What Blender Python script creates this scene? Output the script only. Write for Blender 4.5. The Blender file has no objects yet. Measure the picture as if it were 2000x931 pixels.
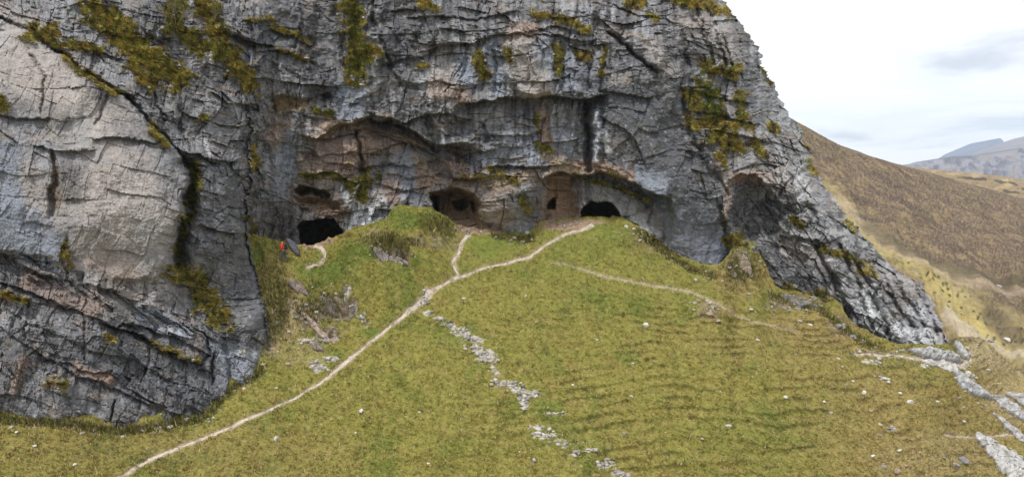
import bpy, math, random
import numpy as np
from mathutils import Vector
random.seed(7)
rng = np.random.default_rng(11)
R = math.radians
scene = bpy.context.scene
COL = scene.collection

# ------------------------------------------------------------------ camera
W, H, F = 2000.0, 931.0, 1400.0          # picture size and focal length in picture units
HORIZON = 345.0
TH = math.atan((H / 2 - HORIZON) / F)
CAM = np.array([0.0, 0.0, 30.0])
FWD = np.array([0, math.cos(TH), -math.sin(TH)])
UPV = np.array([0, math.sin(TH), math.cos(TH)])

def world(px, py, d):
    px, py, d = np.broadcast_arrays(np.asarray(px, float), np.asarray(py, float), np.asarray(d, float))
    xc = (px - W / 2) / F
    yc = -(py - H / 2) / F
    ray = FWD + yc[..., None] * UPV + xc[..., None] * np.array([1.0, 0, 0])
    return CAM + d[..., None] * ray

cam_data = bpy.data.cameras.new("camera")
cam_data.sensor_width = 36
cam_data.lens = 36 * F / W
cam_data.clip_end = 60000
cam = bpy.data.objects.new("camera", cam_data)
COL.objects.link(cam)
cam.location = CAM
cam.rotation_euler = (math.pi / 2 - TH, 0, 0)
scene.camera = cam

# ------------------------------------------------------------------ noise
def hsh(ix, iy, seed):
    h = (ix.astype(np.int64) * 374761393 + iy.astype(np.int64) * 668265263 + int(seed) * 974634777) & 0xFFFFFFFF
    h = ((h ^ (h >> 13)) * 1274126177) & 0xFFFFFFFF
    h = ((h ^ (h >> 16)) * 2246822519) & 0xFFFFFFFF
    return ((h ^ (h >> 15)) & 0xFFFFFF) / float(0x1000000)

def perlin(x, y, seed=0):
    x, y = np.broadcast_arrays(np.asarray(x, float), np.asarray(y, float))
    ix, iy = np.floor(x), np.floor(y)
    fx, fy = x - ix, y - iy
    ux, uy = fx * fx * fx * (fx * (fx * 6 - 15) + 10), fy * fy * fy * (fy * (fy * 6 - 15) + 10)
    def g(dx, dy):
        a = hsh(ix + dx, iy + dy, seed) * 2 * math.pi
        return np.cos(a) * (fx - dx) + np.sin(a) * (fy - dy)
    a = g(0, 0) * (1 - ux) + g(1, 0) * ux
    b = g(0, 1) * (1 - ux) + g(1, 1) * ux
    return (a * (1 - uy) + b * uy) * 1.5

def fbm(x, y, o=4, seed=0, gain=.5):
    s, a, n = 0, 1.0, 0
    for i in range(o):
        s = s + a * perlin(x, y, seed + i * 17)
        n += a
        x, y, a = x * 2.03 + 5.1, y * 2.03 + 9.7, a * gain
    return s / n * 1.4

def ridged(x, y, o=4, seed=0):
    s, a, n = 0, 1.0, 0
    for i in range(o):
        s = s + a * (1 - 2 * np.abs(perlin(x, y, seed + i * 17)))
        n += a
        x, y, a = x * 2.1 + 3.1, y * 2.1 + 1.7, a * .5
    return s / n

def voro(x, y, seed=0):
    ix, iy = np.floor(x), np.floor(y)
    f1 = np.full(x.shape, 9.0); f2 = np.full(x.shape, 9.0); cid = np.zeros(x.shape)
    cx = np.zeros(x.shape); cy = np.zeros(x.shape)
    for dx in (-1, 0, 1):
        for dy in (-1, 0, 1):
            jx, jy = ix + dx, iy + dy
            qx = jx + .15 + .7 * hsh(jx, jy, seed) - x
            qy = jy + .15 + .7 * hsh(jx, jy, seed + 1) - y
            d = np.sqrt(qx * qx + qy * qy)
            m = d < f1
            f2 = np.where(m, f1, np.minimum(f2, d))
            cid = np.where(m, hsh(jx, jy, seed + 2), cid)
            cx = np.where(m, qx, cx); cy = np.where(m, qy, cy)
            f1 = np.where(m, d, f1)
    return f1, f2, cid, cx, cy

def sst(a, b, x):
    t = np.clip((x - a) / (b - a), 0, 1)
    return t * t * (3 - 2 * t)

def lerp(a, b, t):
    return a + (b - a) * t

def mixc(c, col, t):
    return c + (np.array(col) - c) * np.clip(t, 0, 1)[..., None]

def seg_dist(px, py, pts):
    best = np.full(px.shape, 1e9)
    for (x0, y0), (x1, y1) in zip(pts[:-1], pts[1:]):
        dx, dy = x1 - x0, y1 - y0
        t = np.clip(((px - x0) * dx + (py - y0) * dy) / (dx * dx + dy * dy + 1e-9), 0, 1)
        best = np.minimum(best, np.hypot(px - x0 - t * dx, py - y0 - t * dy))
    return best

def poly_sd(px, py, pts):
    """signed distance, negative inside"""
    d = seg_dist(px, py, list(pts) + [pts[0]])
    ins = np.zeros(px.shape, bool)
    n = len(pts)
    for i in range(n):
        x0, y0 = pts[i]; x1, y1 = pts[(i + 1) % n]
        c = ((y0 > py) != (y1 > py)) & (px < (x1 - x0) * (py - y0) / (y1 - y0 + 1e-12) + x0)
        ins ^= c
    return np.where(ins, -d, d)

def near(px, py, pts, pad):
    xs = [p[0] for p in pts]; ys = [p[1] for p in pts]
    return (px > min(xs) - pad) & (px < max(xs) + pad) & (py > min(ys) - pad) & (py < max(ys) + pad)

class TPS:
    def __init__(self, pts, lam=1e-5):
        p = np.array(pts, float)
        self.c = p[:, :2] / 1000.0
        n = len(p)
        K = self.k(self.c[:, None, :] - self.c[None, :, :]) + lam * np.eye(n)
        A = np.zeros((n + 3, n + 3))
        A[:n, :n] = K; A[:n, n] = 1; A[:n, n + 1:] = self.c; A[n, :n] = 1; A[n + 1:, :n] = self.c.T
        b = np.zeros(n + 3); b[:n] = 100.0 / p[:, 2]
        self.w = np.linalg.solve(A, b)
    @staticmethod
    def k(d):
        r2 = (d ** 2).sum(-1) + 1e-12
        return .5 * r2 * np.log(r2)
    def depth(self, px, py):
        x, y = np.asarray(px, float) / 1000, np.asarray(py, float) / 1000
        out = self.w[-3] + self.w[-2] * x + self.w[-1] * y
        for (cx, cy), w in zip(self.c, self.w[:-3]):
            r2 = (x - cx) ** 2 + (y - cy) ** 2 + 1e-12
            out = out + w * .5 * r2 * np.log(r2)
        return 100.0 / np.maximum(out, 1e-3)

# ------------------------------------------------------------------ materials
def new_mat(name, rough=.95):
    m = bpy.data.materials.new(name)
    m.use_nodes = True
    nt = m.node_tree
    b = nt.nodes["Principled BSDF"]
    b.inputs["Roughness"].default_value = rough
    b.inputs["Specular IOR Level"].default_value = .12
    return m, nt, b

def nd(nt, typ, **kw):
    n = nt.nodes.new(typ)
    for k, v in kw.items():
        if k in n.inputs:
            n.inputs[k].default_value = v
        else:
            setattr(n, k, v)
    return n

def vcol_material(name, scales=(3.0, 14.0), amount=.35, bump=.03, rough=.95, vstretch=1.0, spec=.1):
    """base colour stored per vertex, broken up by fine procedural noise"""
    m, nt, b = new_mat(name, rough)
    b.inputs["Specular IOR Level"].default_value = spec
    L = nt.links.new
    at = nd(nt, "ShaderNodeAttribute", attribute_name="col")
    tc = nd(nt, "ShaderNodeNewGeometry")
    mp = nd(nt, "ShaderNodeMapping"); mp.inputs["Scale"].default_value = (1, 1, vstretch)
    L(tc.outputs["Position"], mp.inputs["Vector"])
    n1 = nd(nt, "ShaderNodeTexNoise", Scale=scales[0], Detail=8.0, Roughness=.65)
    n2 = nd(nt, "ShaderNodeTexNoise", Scale=scales[1], Detail=5.0, Roughness=.7)
    L(mp.outputs[0], n1.inputs["Vector"]); L(mp.outputs[0], n2.inputs["Vector"])
    ad = nd(nt, "ShaderNodeMath", operation="ADD"); L(n1.outputs["Fac"], ad.inputs[0]); L(n2.outputs["Fac"], ad.inputs[1])
    mr = nd(nt, "ShaderNodeMapRange"); mr.inputs["From Min"].default_value = .65; mr.inputs["From Max"].default_value = 1.35
    mr.inputs["To Min"].default_value = 1 - amount; mr.inputs["To Max"].default_value = 1 + amount
    L(ad.outputs[0], mr.inputs["Value"])
    mx = nd(nt, "ShaderNodeVectorMath", operation="SCALE")
    L(at.outputs["Color"], mx.inputs[0]); L(mr.outputs[0], mx.inputs["Scale"])
    L(mx.outputs[0], b.inputs["Base Color"])
    bp = nd(nt, "ShaderNodeBump", Strength=.8, Distance=bump)
    L(ad.outputs[0], bp.inputs["Height"]); L(bp.outputs[0], b.inputs["Normal"])
    return m

def flat_material(name, col, var=.25, scale=8.0, rough=.85, bump=.01):
    m, nt, b = new_mat(name, rough)
    L = nt.links.new
    tc = nd(nt, "ShaderNodeTexCoord")
    n1 = nd(nt, "ShaderNodeTexNoise", Scale=scale, Detail=6.0, Roughness=.65)
    L(tc.outputs["Object"], n1.inputs["Vector"])
    cr = nd(nt, "ShaderNodeValToRGB")
    cr.color_ramp.elements[0].position = .3; cr.color_ramp.elements[1].position = .7
    cr.color_ramp.elements[0].color = tuple(c * (1 - var) for c in col) + (1,)
    cr.color_ramp.elements[1].color = tuple(min(1, c * (1 + var)) for c in col) + (1,)
    L(n1.outputs["Fac"], cr.inputs[0]); L(cr.outputs[0], b.inputs["Base Color"])
    bp = nd(nt, "ShaderNodeBump", Strength=.6, Distance=bump)
    L(n1.outputs["Fac"], bp.inputs["Height"]); L(bp.outputs[0], b.inputs["Normal"])
    return m

MROCK = vcol_material("limestone", (2.2, 9.0), .42, .06, .85, .55, .25)
MGRASS = vcol_material("turf", (2.5, 10.0), .38, .06, .95)
MHILL = vcol_material("moor", (.12, .9), .35, .5, .95)
MMOUNT = vcol_material("mountain_rock", (.004, .02), .3, 10, .95)
MSOIL = vcol_material("trodden_soil", (4.0, 16.0), .25, .02, .95)
MSTONE = vcol_material("loose_stone", (6.0, 25.0), .3, .01, .85)
MTUFT = vcol_material("grass_blades", (3.0, 12.0), .25, .0, .9)

# ------------------------------------------------------------------ mesh helpers
def mesh_from(name, V, Fc, col=None, mat=None, smooth=False):
    me = bpy.data.meshes.new(name)
    V = np.ascontiguousarray(V, dtype=np.float32).reshape(-1, 3)
    Fc = np.ascontiguousarray(Fc, dtype=np.int32)
    k = Fc.shape[1]
    me.vertices.add(len(V)); me.vertices.foreach_set("co", V.ravel())
    me.loops.add(Fc.size); me.loops.foreach_set("vertex_index", Fc.ravel())
    me.polygons.add(len(Fc))
    me.polygons.foreach_set("loop_start", np.arange(0, Fc.size, k, dtype=np.int32))
    me.polygons.foreach_set("loop_total", np.full(len(Fc), k, dtype=np.int32))
    me.polygons.foreach_set("use_smooth", np.full(len(Fc), smooth))
    me.update(calc_edges=True)
    if col is not None:
        a = me.color_attributes.new("col", "FLOAT_COLOR", "POINT")
        c = np.ones((len(V), 4), np.float32); c[:, :3] = np.clip(np.asarray(col).reshape(-1, 3), 0, 1)
        a.data.foreach_set("color", c.ravel())
    if mat: me.materials.append(mat)
    return me

def link(name, me, parent=None, **props):
    o = bpy.data.objects.new(name, me)
    COL.objects.link(o)
    if parent: o.parent = parent
    for k, v in props.items(): o[k] = v
    return o

def grid_faces(nr, nc, keep=None):
    i = np.arange(nr * nc).reshape(nr, nc)
    f = np.stack([i[:-1, :-1], i[1:, :-1], i[1:, 1:], i[:-1, 1:]], -1)
    if keep is not None:
        k = keep[:-1, :-1] & keep[1:, :-1] & keep[1:, 1:] & keep[:-1, 1:]
        return f[k]
    return f.reshape(-1, 4)

def compact(V, Fc, col):
    used = np.unique(Fc)
    idx = np.full(V.reshape(-1, 3).shape[0], -1, np.int64)
    idx[used] = np.arange(len(used))
    return V.reshape(-1, 3)[used], idx[Fc], col.reshape(-1, 3)[used]

# ================================================================== GRASS SLOPE
GC = [(-150, 810, 41), (0, 815, 42), (240, 840, 43), (403, 812, 45), (465, 750, 47), (517, 714, 48.7),
      (520, 600, 52.3), (500, 480, 56), (557, 515, 56.3), (600, 500, 57), (650, 462, 58.6), (700, 445, 59.2), (765, 404, 60),
      (800, 402, 59.8), (850, 410, 60.8), (890, 445, 61.3), (930, 455, 62), (1000, 462, 62), (1040, 455, 62.5),
      (1100, 435, 64), (1170, 431, 64.5), (1210, 430, 64), (1300, 490, 62), (1400, 535, 60.5), (1440, 490, 62.5),
      (1500, 565, 60.8), (1600, 600, 60), (1655, 640, 59.6), (1750, 690, 59.5), (1850, 700, 62), (1905, 703, 64),
      (820, 600, 54.5), (900, 540, 57.2), (650, 740, 48.7), (450, 840, 44), (230, 931, 40.5), (1000, 800, 47),
      (1000, 931, 43.2), (1000, 650, 53), (1000, 540, 57.8), (1300, 650, 54.7), (1300, 800, 48.6), (1300, 931, 44.3),
      (1600, 750, 53), (1600, 931, 45.6), (1800, 800, 53), (1800, 931, 47.5), (1900, 850, 53.5), (1950, 931, 50),
      (2100, 931, 53), (2000, 850, 59), (2000, 780, 66), (2000, 735, 75), (1940, 690, 70), (2150, 870, 62),
      (0, 931, 38.5), (-150, 931, 38), (-150, 1010, 35.5), (1000, 1010, 41), (2150, 1010, 48)]
TG = TPS(GC, 1e-5)

PATHS = {  # centre line, half width (picture units), edge softness
    'main': ([(222, 940), (300, 893), (380, 860), (450, 836), (520, 806), (580, 778), (625, 750), (665, 712), (720, 668), (775, 632), (815, 602), (835, 575),
              (870, 553), (897, 536), (886, 520), (885, 506), (898, 492), (900, 476), (918, 456)], [7, 7, 6.5, 6, 5, 4, 5, 9, 5, 5.5, 9, 11, 6, 6, 6, 9, 7, 6, 11]),
    'right': ([(893, 540), (940, 522), (985, 512), (1035, 497), (1070, 474), (1105, 460), (1145, 450), (1160, 440)], [5, 3.5, 3.5, 5, 6, 6, 9, 12]),
    'faint': ([(1075, 512), (1105, 520), (1135, 528), (1165, 537), (1230, 549), (1300, 561), (1350, 571), (1395, 588), (1440, 612), (1500, 632), (1560, 645)],
              [.5, .7, 1.4, 2, 1.7, 1.5, 1.7, 1.8, 1.4, 1, .8]),
    'upper': ([(598, 524), (625, 518), (637, 505), (628, 488), (612, 478)], [4, 5, 6, 9, 10]),
    'terrace': ([(1670, 690), (1705, 687), (1745, 693), (1780, 700), (1830, 707), (1870, 712), (1900, 700), (1895, 683)], [7, 4, 3, 4, 7, 8, 6, 3]),
    'low': ([(1845, 848), (1900, 852), (1950, 848), (2050, 856)], [1.5, 2.5, 3, 3.5]),
}
SCREE = [  # pale limestone rubble lying in the grass: x, y, rx, ry
    (900, 650, 16, 10), (925, 668, 22, 9), (945, 692, 26, 8), (915, 660, 8, 16), (968, 740, 7, 18), (1000, 750, 14, 10), (1035, 765, 26, 8), (1025, 785, 9, 14),
    (1065, 848, 24, 8), (1100, 868, 12, 6), (1120, 888, 12, 6), (1155, 880, 20, 3.5), (1182, 908, 20, 9), (1210, 925, 20, 8), (1078, 805, 16, 4), (955, 705, 20, 5),
    (620, 715, 14, 18), (645, 700, 20, 8), (600, 660, 20, 6), (625, 720, 22, 5), (640, 655, 22, 10), (700, 615, 10, 6),
    (840, 612, 12, 5), (858, 625, 14, 5), (880, 637, 15, 5), (890, 648, 13, 7), (930, 682, 18, 9), (950, 700, 22, 7), (962, 722, 7, 14), (985, 745, 16, 7), (1015, 758, 20, 9), (1022, 775, 14, 14), (1050, 830, 14, 5), (1095, 858, 14, 5), (680, 580, 8, 7), (690, 595, 9, 8), (706, 618, 9, 8), (718, 630, 7, 6), (832, 578, 9, 12), (826, 592, 12, 8), (1740, 836, 12, 4), (1725, 740, 14, 5), (1700, 705, 22, 6), (1820, 715, 30, 8), (1870, 715, 26, 8), (1850, 700, 30, 8), (1885, 738, 22, 12), (1960, 640, 40, 14), (1905, 650, 30, 8)]
SCREE = [(a, b, rx * .9, ry * .75) for a, b, rx, ry in SCREE]
MOUNDS = [(735, 548, 85, 42, 1.0), (670, 497, 45, 16, .8), (960, 480, 60, 20, .5), (800, 500, 60, 25, .5), (1190, 470, 90, 40, .5),
          (560, 560, 60, 60, .5), (1450, 520, 60, 30, .3), (640, 580, 60, 25, .6), (840, 525, 40, 20, .4)]
HOLES = [(760, 505, 40, 14, -.7), (600, 650, 45, 28, -.5), (655, 600, 40, 12, -.5), (880, 470, 12, 30, -.4)]

def resample(pts, vals, step):
    p = np.array(pts, float); v = np.array(vals, float)
    s = np.r_[0, np.cumsum(np.hypot(*np.diff(p, axis=0).T))]
    t = np.arange(0, s[-1], step)
    # smooth
    x = np.interp(t, s, p[:, 0]); y = np.interp(t, s, p[:, 1]); w = np.interp(t, s, v)
    k = max(3, int(14 / step)) | 1
    ker = np.hanning(k + 2)[1:-1]; ker /= ker.sum()
    def sm(a):
        return np.convolve(np.r_[np.full(k // 2, a[0]), a, np.full(k // 2, a[-1])], ker, 'valid')
    return sm(x), sm(y), sm(w)

PATHCUR = {k: resample(p, [.42 * q for q in w], 6) for k, (p, w) in PATHS.items()}

def path_mask(px, py, extra=0.0):
    m = np.zeros(px.shape)
    for k, (x, y, w) in PATHCUR.items():
        pts = list(zip(x[::3], y[::3])) + [(x[-1], y[-1])]
        sel = near(px, py, pts, 25)
        if not sel.any(): continue
        a, b = px[sel], py[sel]
        best = np.full(a.shape, 9e9); ww = np.zeros(a.shape)
        for i in range(0, len(x)):
            d = np.hypot(a - x[i], (b - y[i]))
            g = d - w[i]
            best = np.minimum(best, g)
        m[sel] = np.maximum(m[sel], 1 - sst(-1 + extra, 5 + extra, best))
    return m

def blob(px, py, x, y, rx, ry):
    return ((px - x) / rx) ** 2 + ((py - y) / ry) ** 2

def ground(px, py, detail=True, colour=True):
    """points of the grass slope seen at picture position px,py, with its bumps, and their colours"""
    d = TG.depth(px, py)
    P = world(px, py, d)
    x, y, z = P[..., 0], P[..., 1], P[..., 2]
    lift = np.zeros(px.shape)
    for (a, b, rx, ry, h) in MOUNDS + HOLES:
        q = blob(px, py, a, b, rx, ry)
        lift += h * np.exp(-q * 1.2)
    wmx, wmy = px + 10 * fbm(x / 1.6, y / 1.6, 3, 25), py + 8 * fbm(x / 1.6, y / 1.6, 3, 26)
    def plate(pts, h, soft, tilt=0.0):
        sel = near(px, py, pts, 60)
        if sel.any():
            q_ = poly_sd(wmx[sel], wmy[sel], pts)
            lift[sel] += h * (1 - sst(-soft, soft * .35, q_))
    plate([(652, 512), (665, 484), (720, 474), (748, 490), (742, 512), (700, 516)], .55, 16)
    plate([(632, 545), (660, 520), (720, 522), (775, 545), (815, 580), (812, 612), (770, 625), (730, 628), (690, 590), (655, 570)], .75, 34)
    plate([(728, 488), (760, 484), (800, 494), (806, 515), (830, 528), (800, 535), (760, 522), (735, 512)], -.75, 10)
    plate([(790, 505), (830, 500), (880, 512), (882, 540), (840, 560), (806, 532)], .35, 14)
    plate([(545, 560), (600, 555), (650, 580), (690, 600), (680, 640), (640, 665), (590, 640)], -.7, 12)
    plate([(655, 560), (690, 590), (730, 632), (715, 640), (675, 605)], -.45, 8)
    plate([(500, 470), (545, 500), (560, 540), (540, 640), (525, 640), (505, 540)], .5, 20)
    plate([(668, 450), (740, 446), (790, 462), (760, 482), (680, 474)], .45, 14)
    n_big = fbm(x / 7, y / 7, 3, 3)
    lift += .35 * n_big
    wx, wy = px + 9 * fbm(x / 1.2, y / 1.2, 3, 21), py + 7 * fbm(x / 1.2, y / 1.2, 3, 22)
    pm = path_mask(px + 2.2 * fbm(x * 1.5, y * 1.5, 2, 23), py + 1.6 * fbm(x * 1.5, y * 1.5, 2, 24))
    scr = np.zeros(px.shape)
    for (a, b, rx, ry) in SCREE:
        scr = np.maximum(scr, 1 - sst(.35, 1.3, blob(wx, wy, a, b, rx, ry)))
    # exposed crumbling banks
    bank = np.zeros(px.shape)
    for (a, b, rx, ry, s) in [(600, 600, 42, 22, 1), (655, 595, 42, 15, 1), (640, 640, 30, 20, .8), (765, 500, 38, 16, 1), (545, 600, 25, 50, .5), (760, 470, 60, 15, .3), (850, 470, 60, 20, .45),
                              (1445, 520, 28, 35, .8), (1388, 608, 24, 14, .4), (1550, 590, 60, 16, .7), (1640, 640, 25, 20, .6), (530, 650, 18, 60, .5), (1290, 480, 50, 14, .4), (1860, 660, 60, 14, .5)]:
        bank = np.maximum(bank, s * (1 - sst(.2, 1.4, blob(wx, wy, a, b, rx, ry))))
    bank *= (1 - pm)
    # trodden terrace lines of sheep, along the contours
    terr = sst(820, 1250, px + .5 * (py - 600)) * (1 - sst(0, 1, blob(px, py, 1230, 500, 260, 90) * .8) * 0) * sst(520, 640, py)
    terr *= .35 + .65 * sst(-.3, .2, fbm(x / 4.5, y / 4.5, 3, 31))
    q = z / .46 + .035 * (x - 10) * sst(0, 20, x) * 4 + 1.1 * fbm(x / 8, y / 8, 3, 32) + .14 * fbm(x / .9, y / .9, 3, 35)
    s = q - np.floor(q)
    lvl = np.floor(q)
    on = sst(.22, .48, hsh(lvl, lvl * 0, 5) * .4 + .6 * (fbm(x / 4 + lvl * 7.3, y / 4, 2, 33) + .5))
    saw = np.where(s < .75, s / .75, (1 - s) / .25) - .5
    lift -= .0 * saw
    tstep = terr * on
    # tussocks
    tus = fbm(x / .60, y / .36, 3, 41)
    tus2 = fbm(x / .20, y / .13, 2, 42)
    f1, f2, cid, _, _ = voro(x / .50 + .5 * tus2, y / .32, 43)
    rough = (1 - pm) * (1 - .6 * scr) * (1.0 if detail else 0.0); tstep = tstep * (1.0 if detail else 0.0)
    green_smooth = sst(1.0, .3, blob(px, py, 965, 480, 60, 30)) + sst(1.0, .3, blob(px, py, 1180, 455, 80, 25))
    rough *= 1 - .6 * np.clip(green_smooth, 0, 1)
    lift += .22 * tstep * (sst(.70, .98, s) * (1) - s * 1.0)
    hum = sst(900, 700, px) * sst(640, 560, py) * sst(480, 560, px)
    lift += rough * ((1 + .3 * hum) * (.12 * tus + .07 * tus2 + .20 * (.5 - f1) * (cid > .4)) + .05 * (cid - .5) + .28 * hum * fbm(x / 1.5, y / 1.0, 3, 45))
    f1b, f2b, cidb, _, _ = voro(x / .26, y / .17, 47)
    lift += bank * (.22 * fbm(x / .9, y / .5, 3, 44) + .12 * (cidb - .5)) + scr * .10 * (cidb - .3) * (cidb > .3)
    lift -= pm * .12
    P = P.copy()
    P[..., 2] += .82 * lift        # along the slope's normal
    P[..., 1] -= .55 * lift
    if not colour:
        return P
    # colour
    c = np.zeros(px.shape + (3,)) + np.array([.222, .205, .052])
    a1 = fbm(x / 3.2, y / 3.2, 4, 51); a2 = fbm(x / .9, y / .9, 4, 52); a3 = fbm(x / 9, y / 9, 3, 53); a4 = fbm(x / .25, y / .25, 3, 54)
    c = mixc(c, (.150, .165, .036), sst(-.0, .6, a1 + .3 * a2))
    c = mixc(c, (.28, .225, .075), sst(.0, .55, a2 + .3 * a4 - .1) * .7)
    c = mixc(c, (.22, .145, .045), sst(.1, .6, fbm(x / 1.6, y / 1.6, 4, 55)) * .3)
    c = mixc(c, (.29, .25, .12), sst(.35, .75, a4 + .25 * a2) * .6)
    c = mixc(c, (.07, .065, .02), sst(.2, .65, fbm(x / .35, y / .3, 3, 56)) * .5)
    # lush green patches
    for (a, b, rx, ry, s_) in [(965, 478, 60, 24, .8), (1150, 470, 110, 35, .5), (1075, 800, 34, 22, .8), (1085, 840, 50, 30, .5), (725, 650, 24, 12, .95), (640, 545, 60, 22, .8), (630, 530, 60, 12, .7),
                               (770, 430, 60, 22, .8), (840, 430, 60, 20, .75), (500, 500, 24, 30, .8), (340, 895, 120, 14, .6), (1500, 850, 160, 70, .35), (1720, 710, 50, 12, .7), (1800, 745, 60, 10, .5), (700, 500, 50, 16, .7), (730, 545, 80, 40, .4), (960, 520, 200, 22, .3),
                               (895, 660, 60, 24, .45), (1830, 790, 40, 10, .4), (1250, 560, 300, 80, .22), (600, 520, 60, 14, .5), (945, 715, 30, 12, .4)]:
        g = s_ * (1 - sst(.2, 1.5, blob(wx, wy, a, b, rx, ry)))
        c = mixc(c, (.098, .145, .028), .85 * g * (.75 + .5 * a2))
    # ochre and straw towards the crag foot and to the lower right
    for (a, b, rx, ry, s_) in [(540, 590, 50, 90, .7), (1450, 540, 70, 40, .8), (1600, 640, 120, 40, .6), (1800, 850, 230, 130, .65), (1500, 660, 200, 60, .3), (150, 870, 260, 60, .35), (500, 880, 200, 60, .3), (1290, 480, 70, 25, .5), (1400, 600, 40, 20, .6),
                               (2000, 750, 110, 90, .7), (1650, 720, 150, 60, .35)]:
        g = s_ * (1 - sst(.1, 1.6, blob(wx, wy, a, b, rx, ry)))
        c = mixc(c, (.27, .20, .085), g * (.6 + .6 * np.clip(a4 + .5, 0, 1)))
    for (a, b, rx, ry, s_) in [(1960, 680, 90, 60, .9), (1990, 780, 70, 50, .6), (580, 690, 60, 30, .3), (1850, 900, 160, 60, .25), (560, 610, 40, 50, .5)]:
        g = s_ * (1 - sst(.1, 1.5, blob(wx, wy, a, b, rx, ry)))
        c = mixc(c, (.37, .30, .18), g * (.5 + .8 * np.clip(a2 + .5, 0, 1)))
    # longer dead grass over the terracette risers, with their shade deepened in the colour
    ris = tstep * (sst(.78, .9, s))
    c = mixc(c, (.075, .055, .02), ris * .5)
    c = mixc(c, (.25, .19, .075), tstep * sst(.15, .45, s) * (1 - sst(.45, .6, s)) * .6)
    ec = np.zeros_like(c) + np.array([.17, .115, .075])
    ec = mixc(ec, (.30, .25, .21), sst(.4, .8, cidb)); ec = mixc(ec, (.06, .045, .03), sst(.1, .5, tus))
    c = c + (ec - c) * (np.clip(bank * (1.0 + .9 * a2), 0, .95))[..., None]
    sc = np.zeros_like(c) + np.array([.44, .40, .355]) * (.6 + .65 * cidb)[..., None]
    smk = np.clip(scr * 1.3, 0, 1) * (sst(.25, .5, cidb * .6 + .6 * (a2 + .4)))
    c = c + (sc - c) * smk[..., None]
    pc = np.zeros_like(c) + np.array([.36, .29, .215]); pc = mixc(pc, (.25, .18, .12), sst(0, .5, a2))
    c = c + (pc - c) * (np.clip(pm * 1.0, 0, 1) * .9)[..., None]
    # bare earth in front of the caves
    for (a, b, rx, ry, s_) in [(1105, 442, 50, 11, 1), (915, 447, 28, 11, 1), (620, 478, 34, 12, .9), (950, 455, 30, 6, .8), (1145, 436, 40, 6, 1)]:
        g = s_ * (1 - sst(.5, 1.3, blob(wx * .6 + px * .4, wy * .4 + py * .6, a, b, rx, ry)))
        c = mixc(c, (.30, .215, .15), g)
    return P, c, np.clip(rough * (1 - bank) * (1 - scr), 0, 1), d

TOPX = [-160, 300, 470, 490, 530, 565, 587, 600, 640, 668, 690, 720, 760, 766, 835, 850, 885, 895, 960, 1000, 1040, 1048, 1100, 1130, 1210, 1250, 1300, 1350, 1400, 1420, 1440, 1480, 1500, 1560,
        1600, 1640, 1655, 1700, 1750, 1850, 1872, 1920, 2000, 2160]
TOPY = [600, 600, 470, 458, 466, 474, 476, 478, 470, 462, 446, 441, 430, 406, 405, 410, 434, 442, 450, 455, 450, 434, 428, 425, 422, 450, 478, 508, 520, 505, 465, 475, 540, 570,
        582, 585, 620, 650, 672, 672, 655, 662, 728, 850]
nc, nr = 1160, 520
u = np.linspace(-155, 2155, nc)
topc = np.interp(u, TOPX, TOPY); ker = np.hanning(17); topc = np.convolve(np.pad(topc, 8, mode='edge'), ker / ker.sum(), 'valid')
v = np.linspace(0, 1, nr)[:, None]
GX = np.broadcast_to(u, (nr, nc)).copy()
GY = topc[None, :] + (1012 - topc[None, :]) * v
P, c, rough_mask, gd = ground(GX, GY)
# the shoulder on the right rolls over behind its crest
back = P[:1].repeat(5, 0).copy()
bc = c[:1].repeat(5, 0)
for i, t in enumerate([5, 4, 3, 2, 1]):
    back[i, :, 1] += t * 1.2 * sst(1780, 1900, u); back[i, :, 2] -= t * t * .5 * sst(1780, 1900, u) + t * .001
GV = np.concatenate([back, P]); GCc = np.concatenate([bc, c])
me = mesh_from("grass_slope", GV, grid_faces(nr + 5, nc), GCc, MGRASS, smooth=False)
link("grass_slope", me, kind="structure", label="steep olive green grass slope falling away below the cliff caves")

# paths as their own worn strips laid into the turf
def path_strip(name, key, label, step=2.0, hw_noise=.55, lift=.05, tone=1.0):
    x, y, w = resample(PATHS[key][0], [.42 * q for q in PATHS[key][1]], step)
    tx, ty = np.gradient(x), np.gradient(y)
    ln = np.hypot(tx, ty); nx, ny = -ty / ln, tx / ln
    n = 9
    s = np.linspace(-1, 1, n)
    tt = np.arange(len(x))
    wl = w * (1 + hw_noise * fbm(tt / 7.0, tt * 0 + .5, 4, 61, .7) * 1.5 + .12)
    wr = w * (1 + hw_noise * fbm(tt / 7.0, tt * 0 + 8.5, 4, 62, .7) * 1.5 + .12)
    ww = np.where(s[None, :] < 0, wl[:, None], wr[:, None])
    X = x[:, None] + nx[:, None] * ww * s; Y = y[:, None] + ny[:, None] * ww * s
    Pg = ground(X, Y, colour=False)
    Pg[..., 2] += lift * (1 - .9 * np.abs(s[None, :]) ** 4) - .10 * (np.abs(s[None, :]) > .99)
    a = fbm(Pg[..., 0] / .5, Pg[..., 1] / .5, 3, 63); b = fbm(Pg[..., 0] / .15, Pg[..., 1] / .15, 2, 64)
    Pg[..., 2] += .02 * b
    cc = np.zeros(X.shape + (3,)) + np.array([.46, .395, .32])
    cc = mixc(cc, (.28, .21, .15), sst(-.1, .5, a)); cc = mixc(cc, (.50, .46, .40), sst(.2, .6, b) * .7)
    cc = mixc(cc, (.20, .17, .06), sst(.15, .5, fbm(Pg[..., 0] / .9, Pg[..., 1] / .9, 3, 66)) * np.abs(s[None, :]) ** 2 * .8); cc = mixc(cc, (.20, .18, .06), np.full(X.shape, 1 - tone))
    me = mesh_from(name, Pg, grid_faces(len(x), n), cc, MSOIL, smooth=True)
    return link(name, me, kind="structure", label=label)
path_strip("footpath", 'main', "pale worn footpath climbing from the bottom edge to the middle cave")
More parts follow.
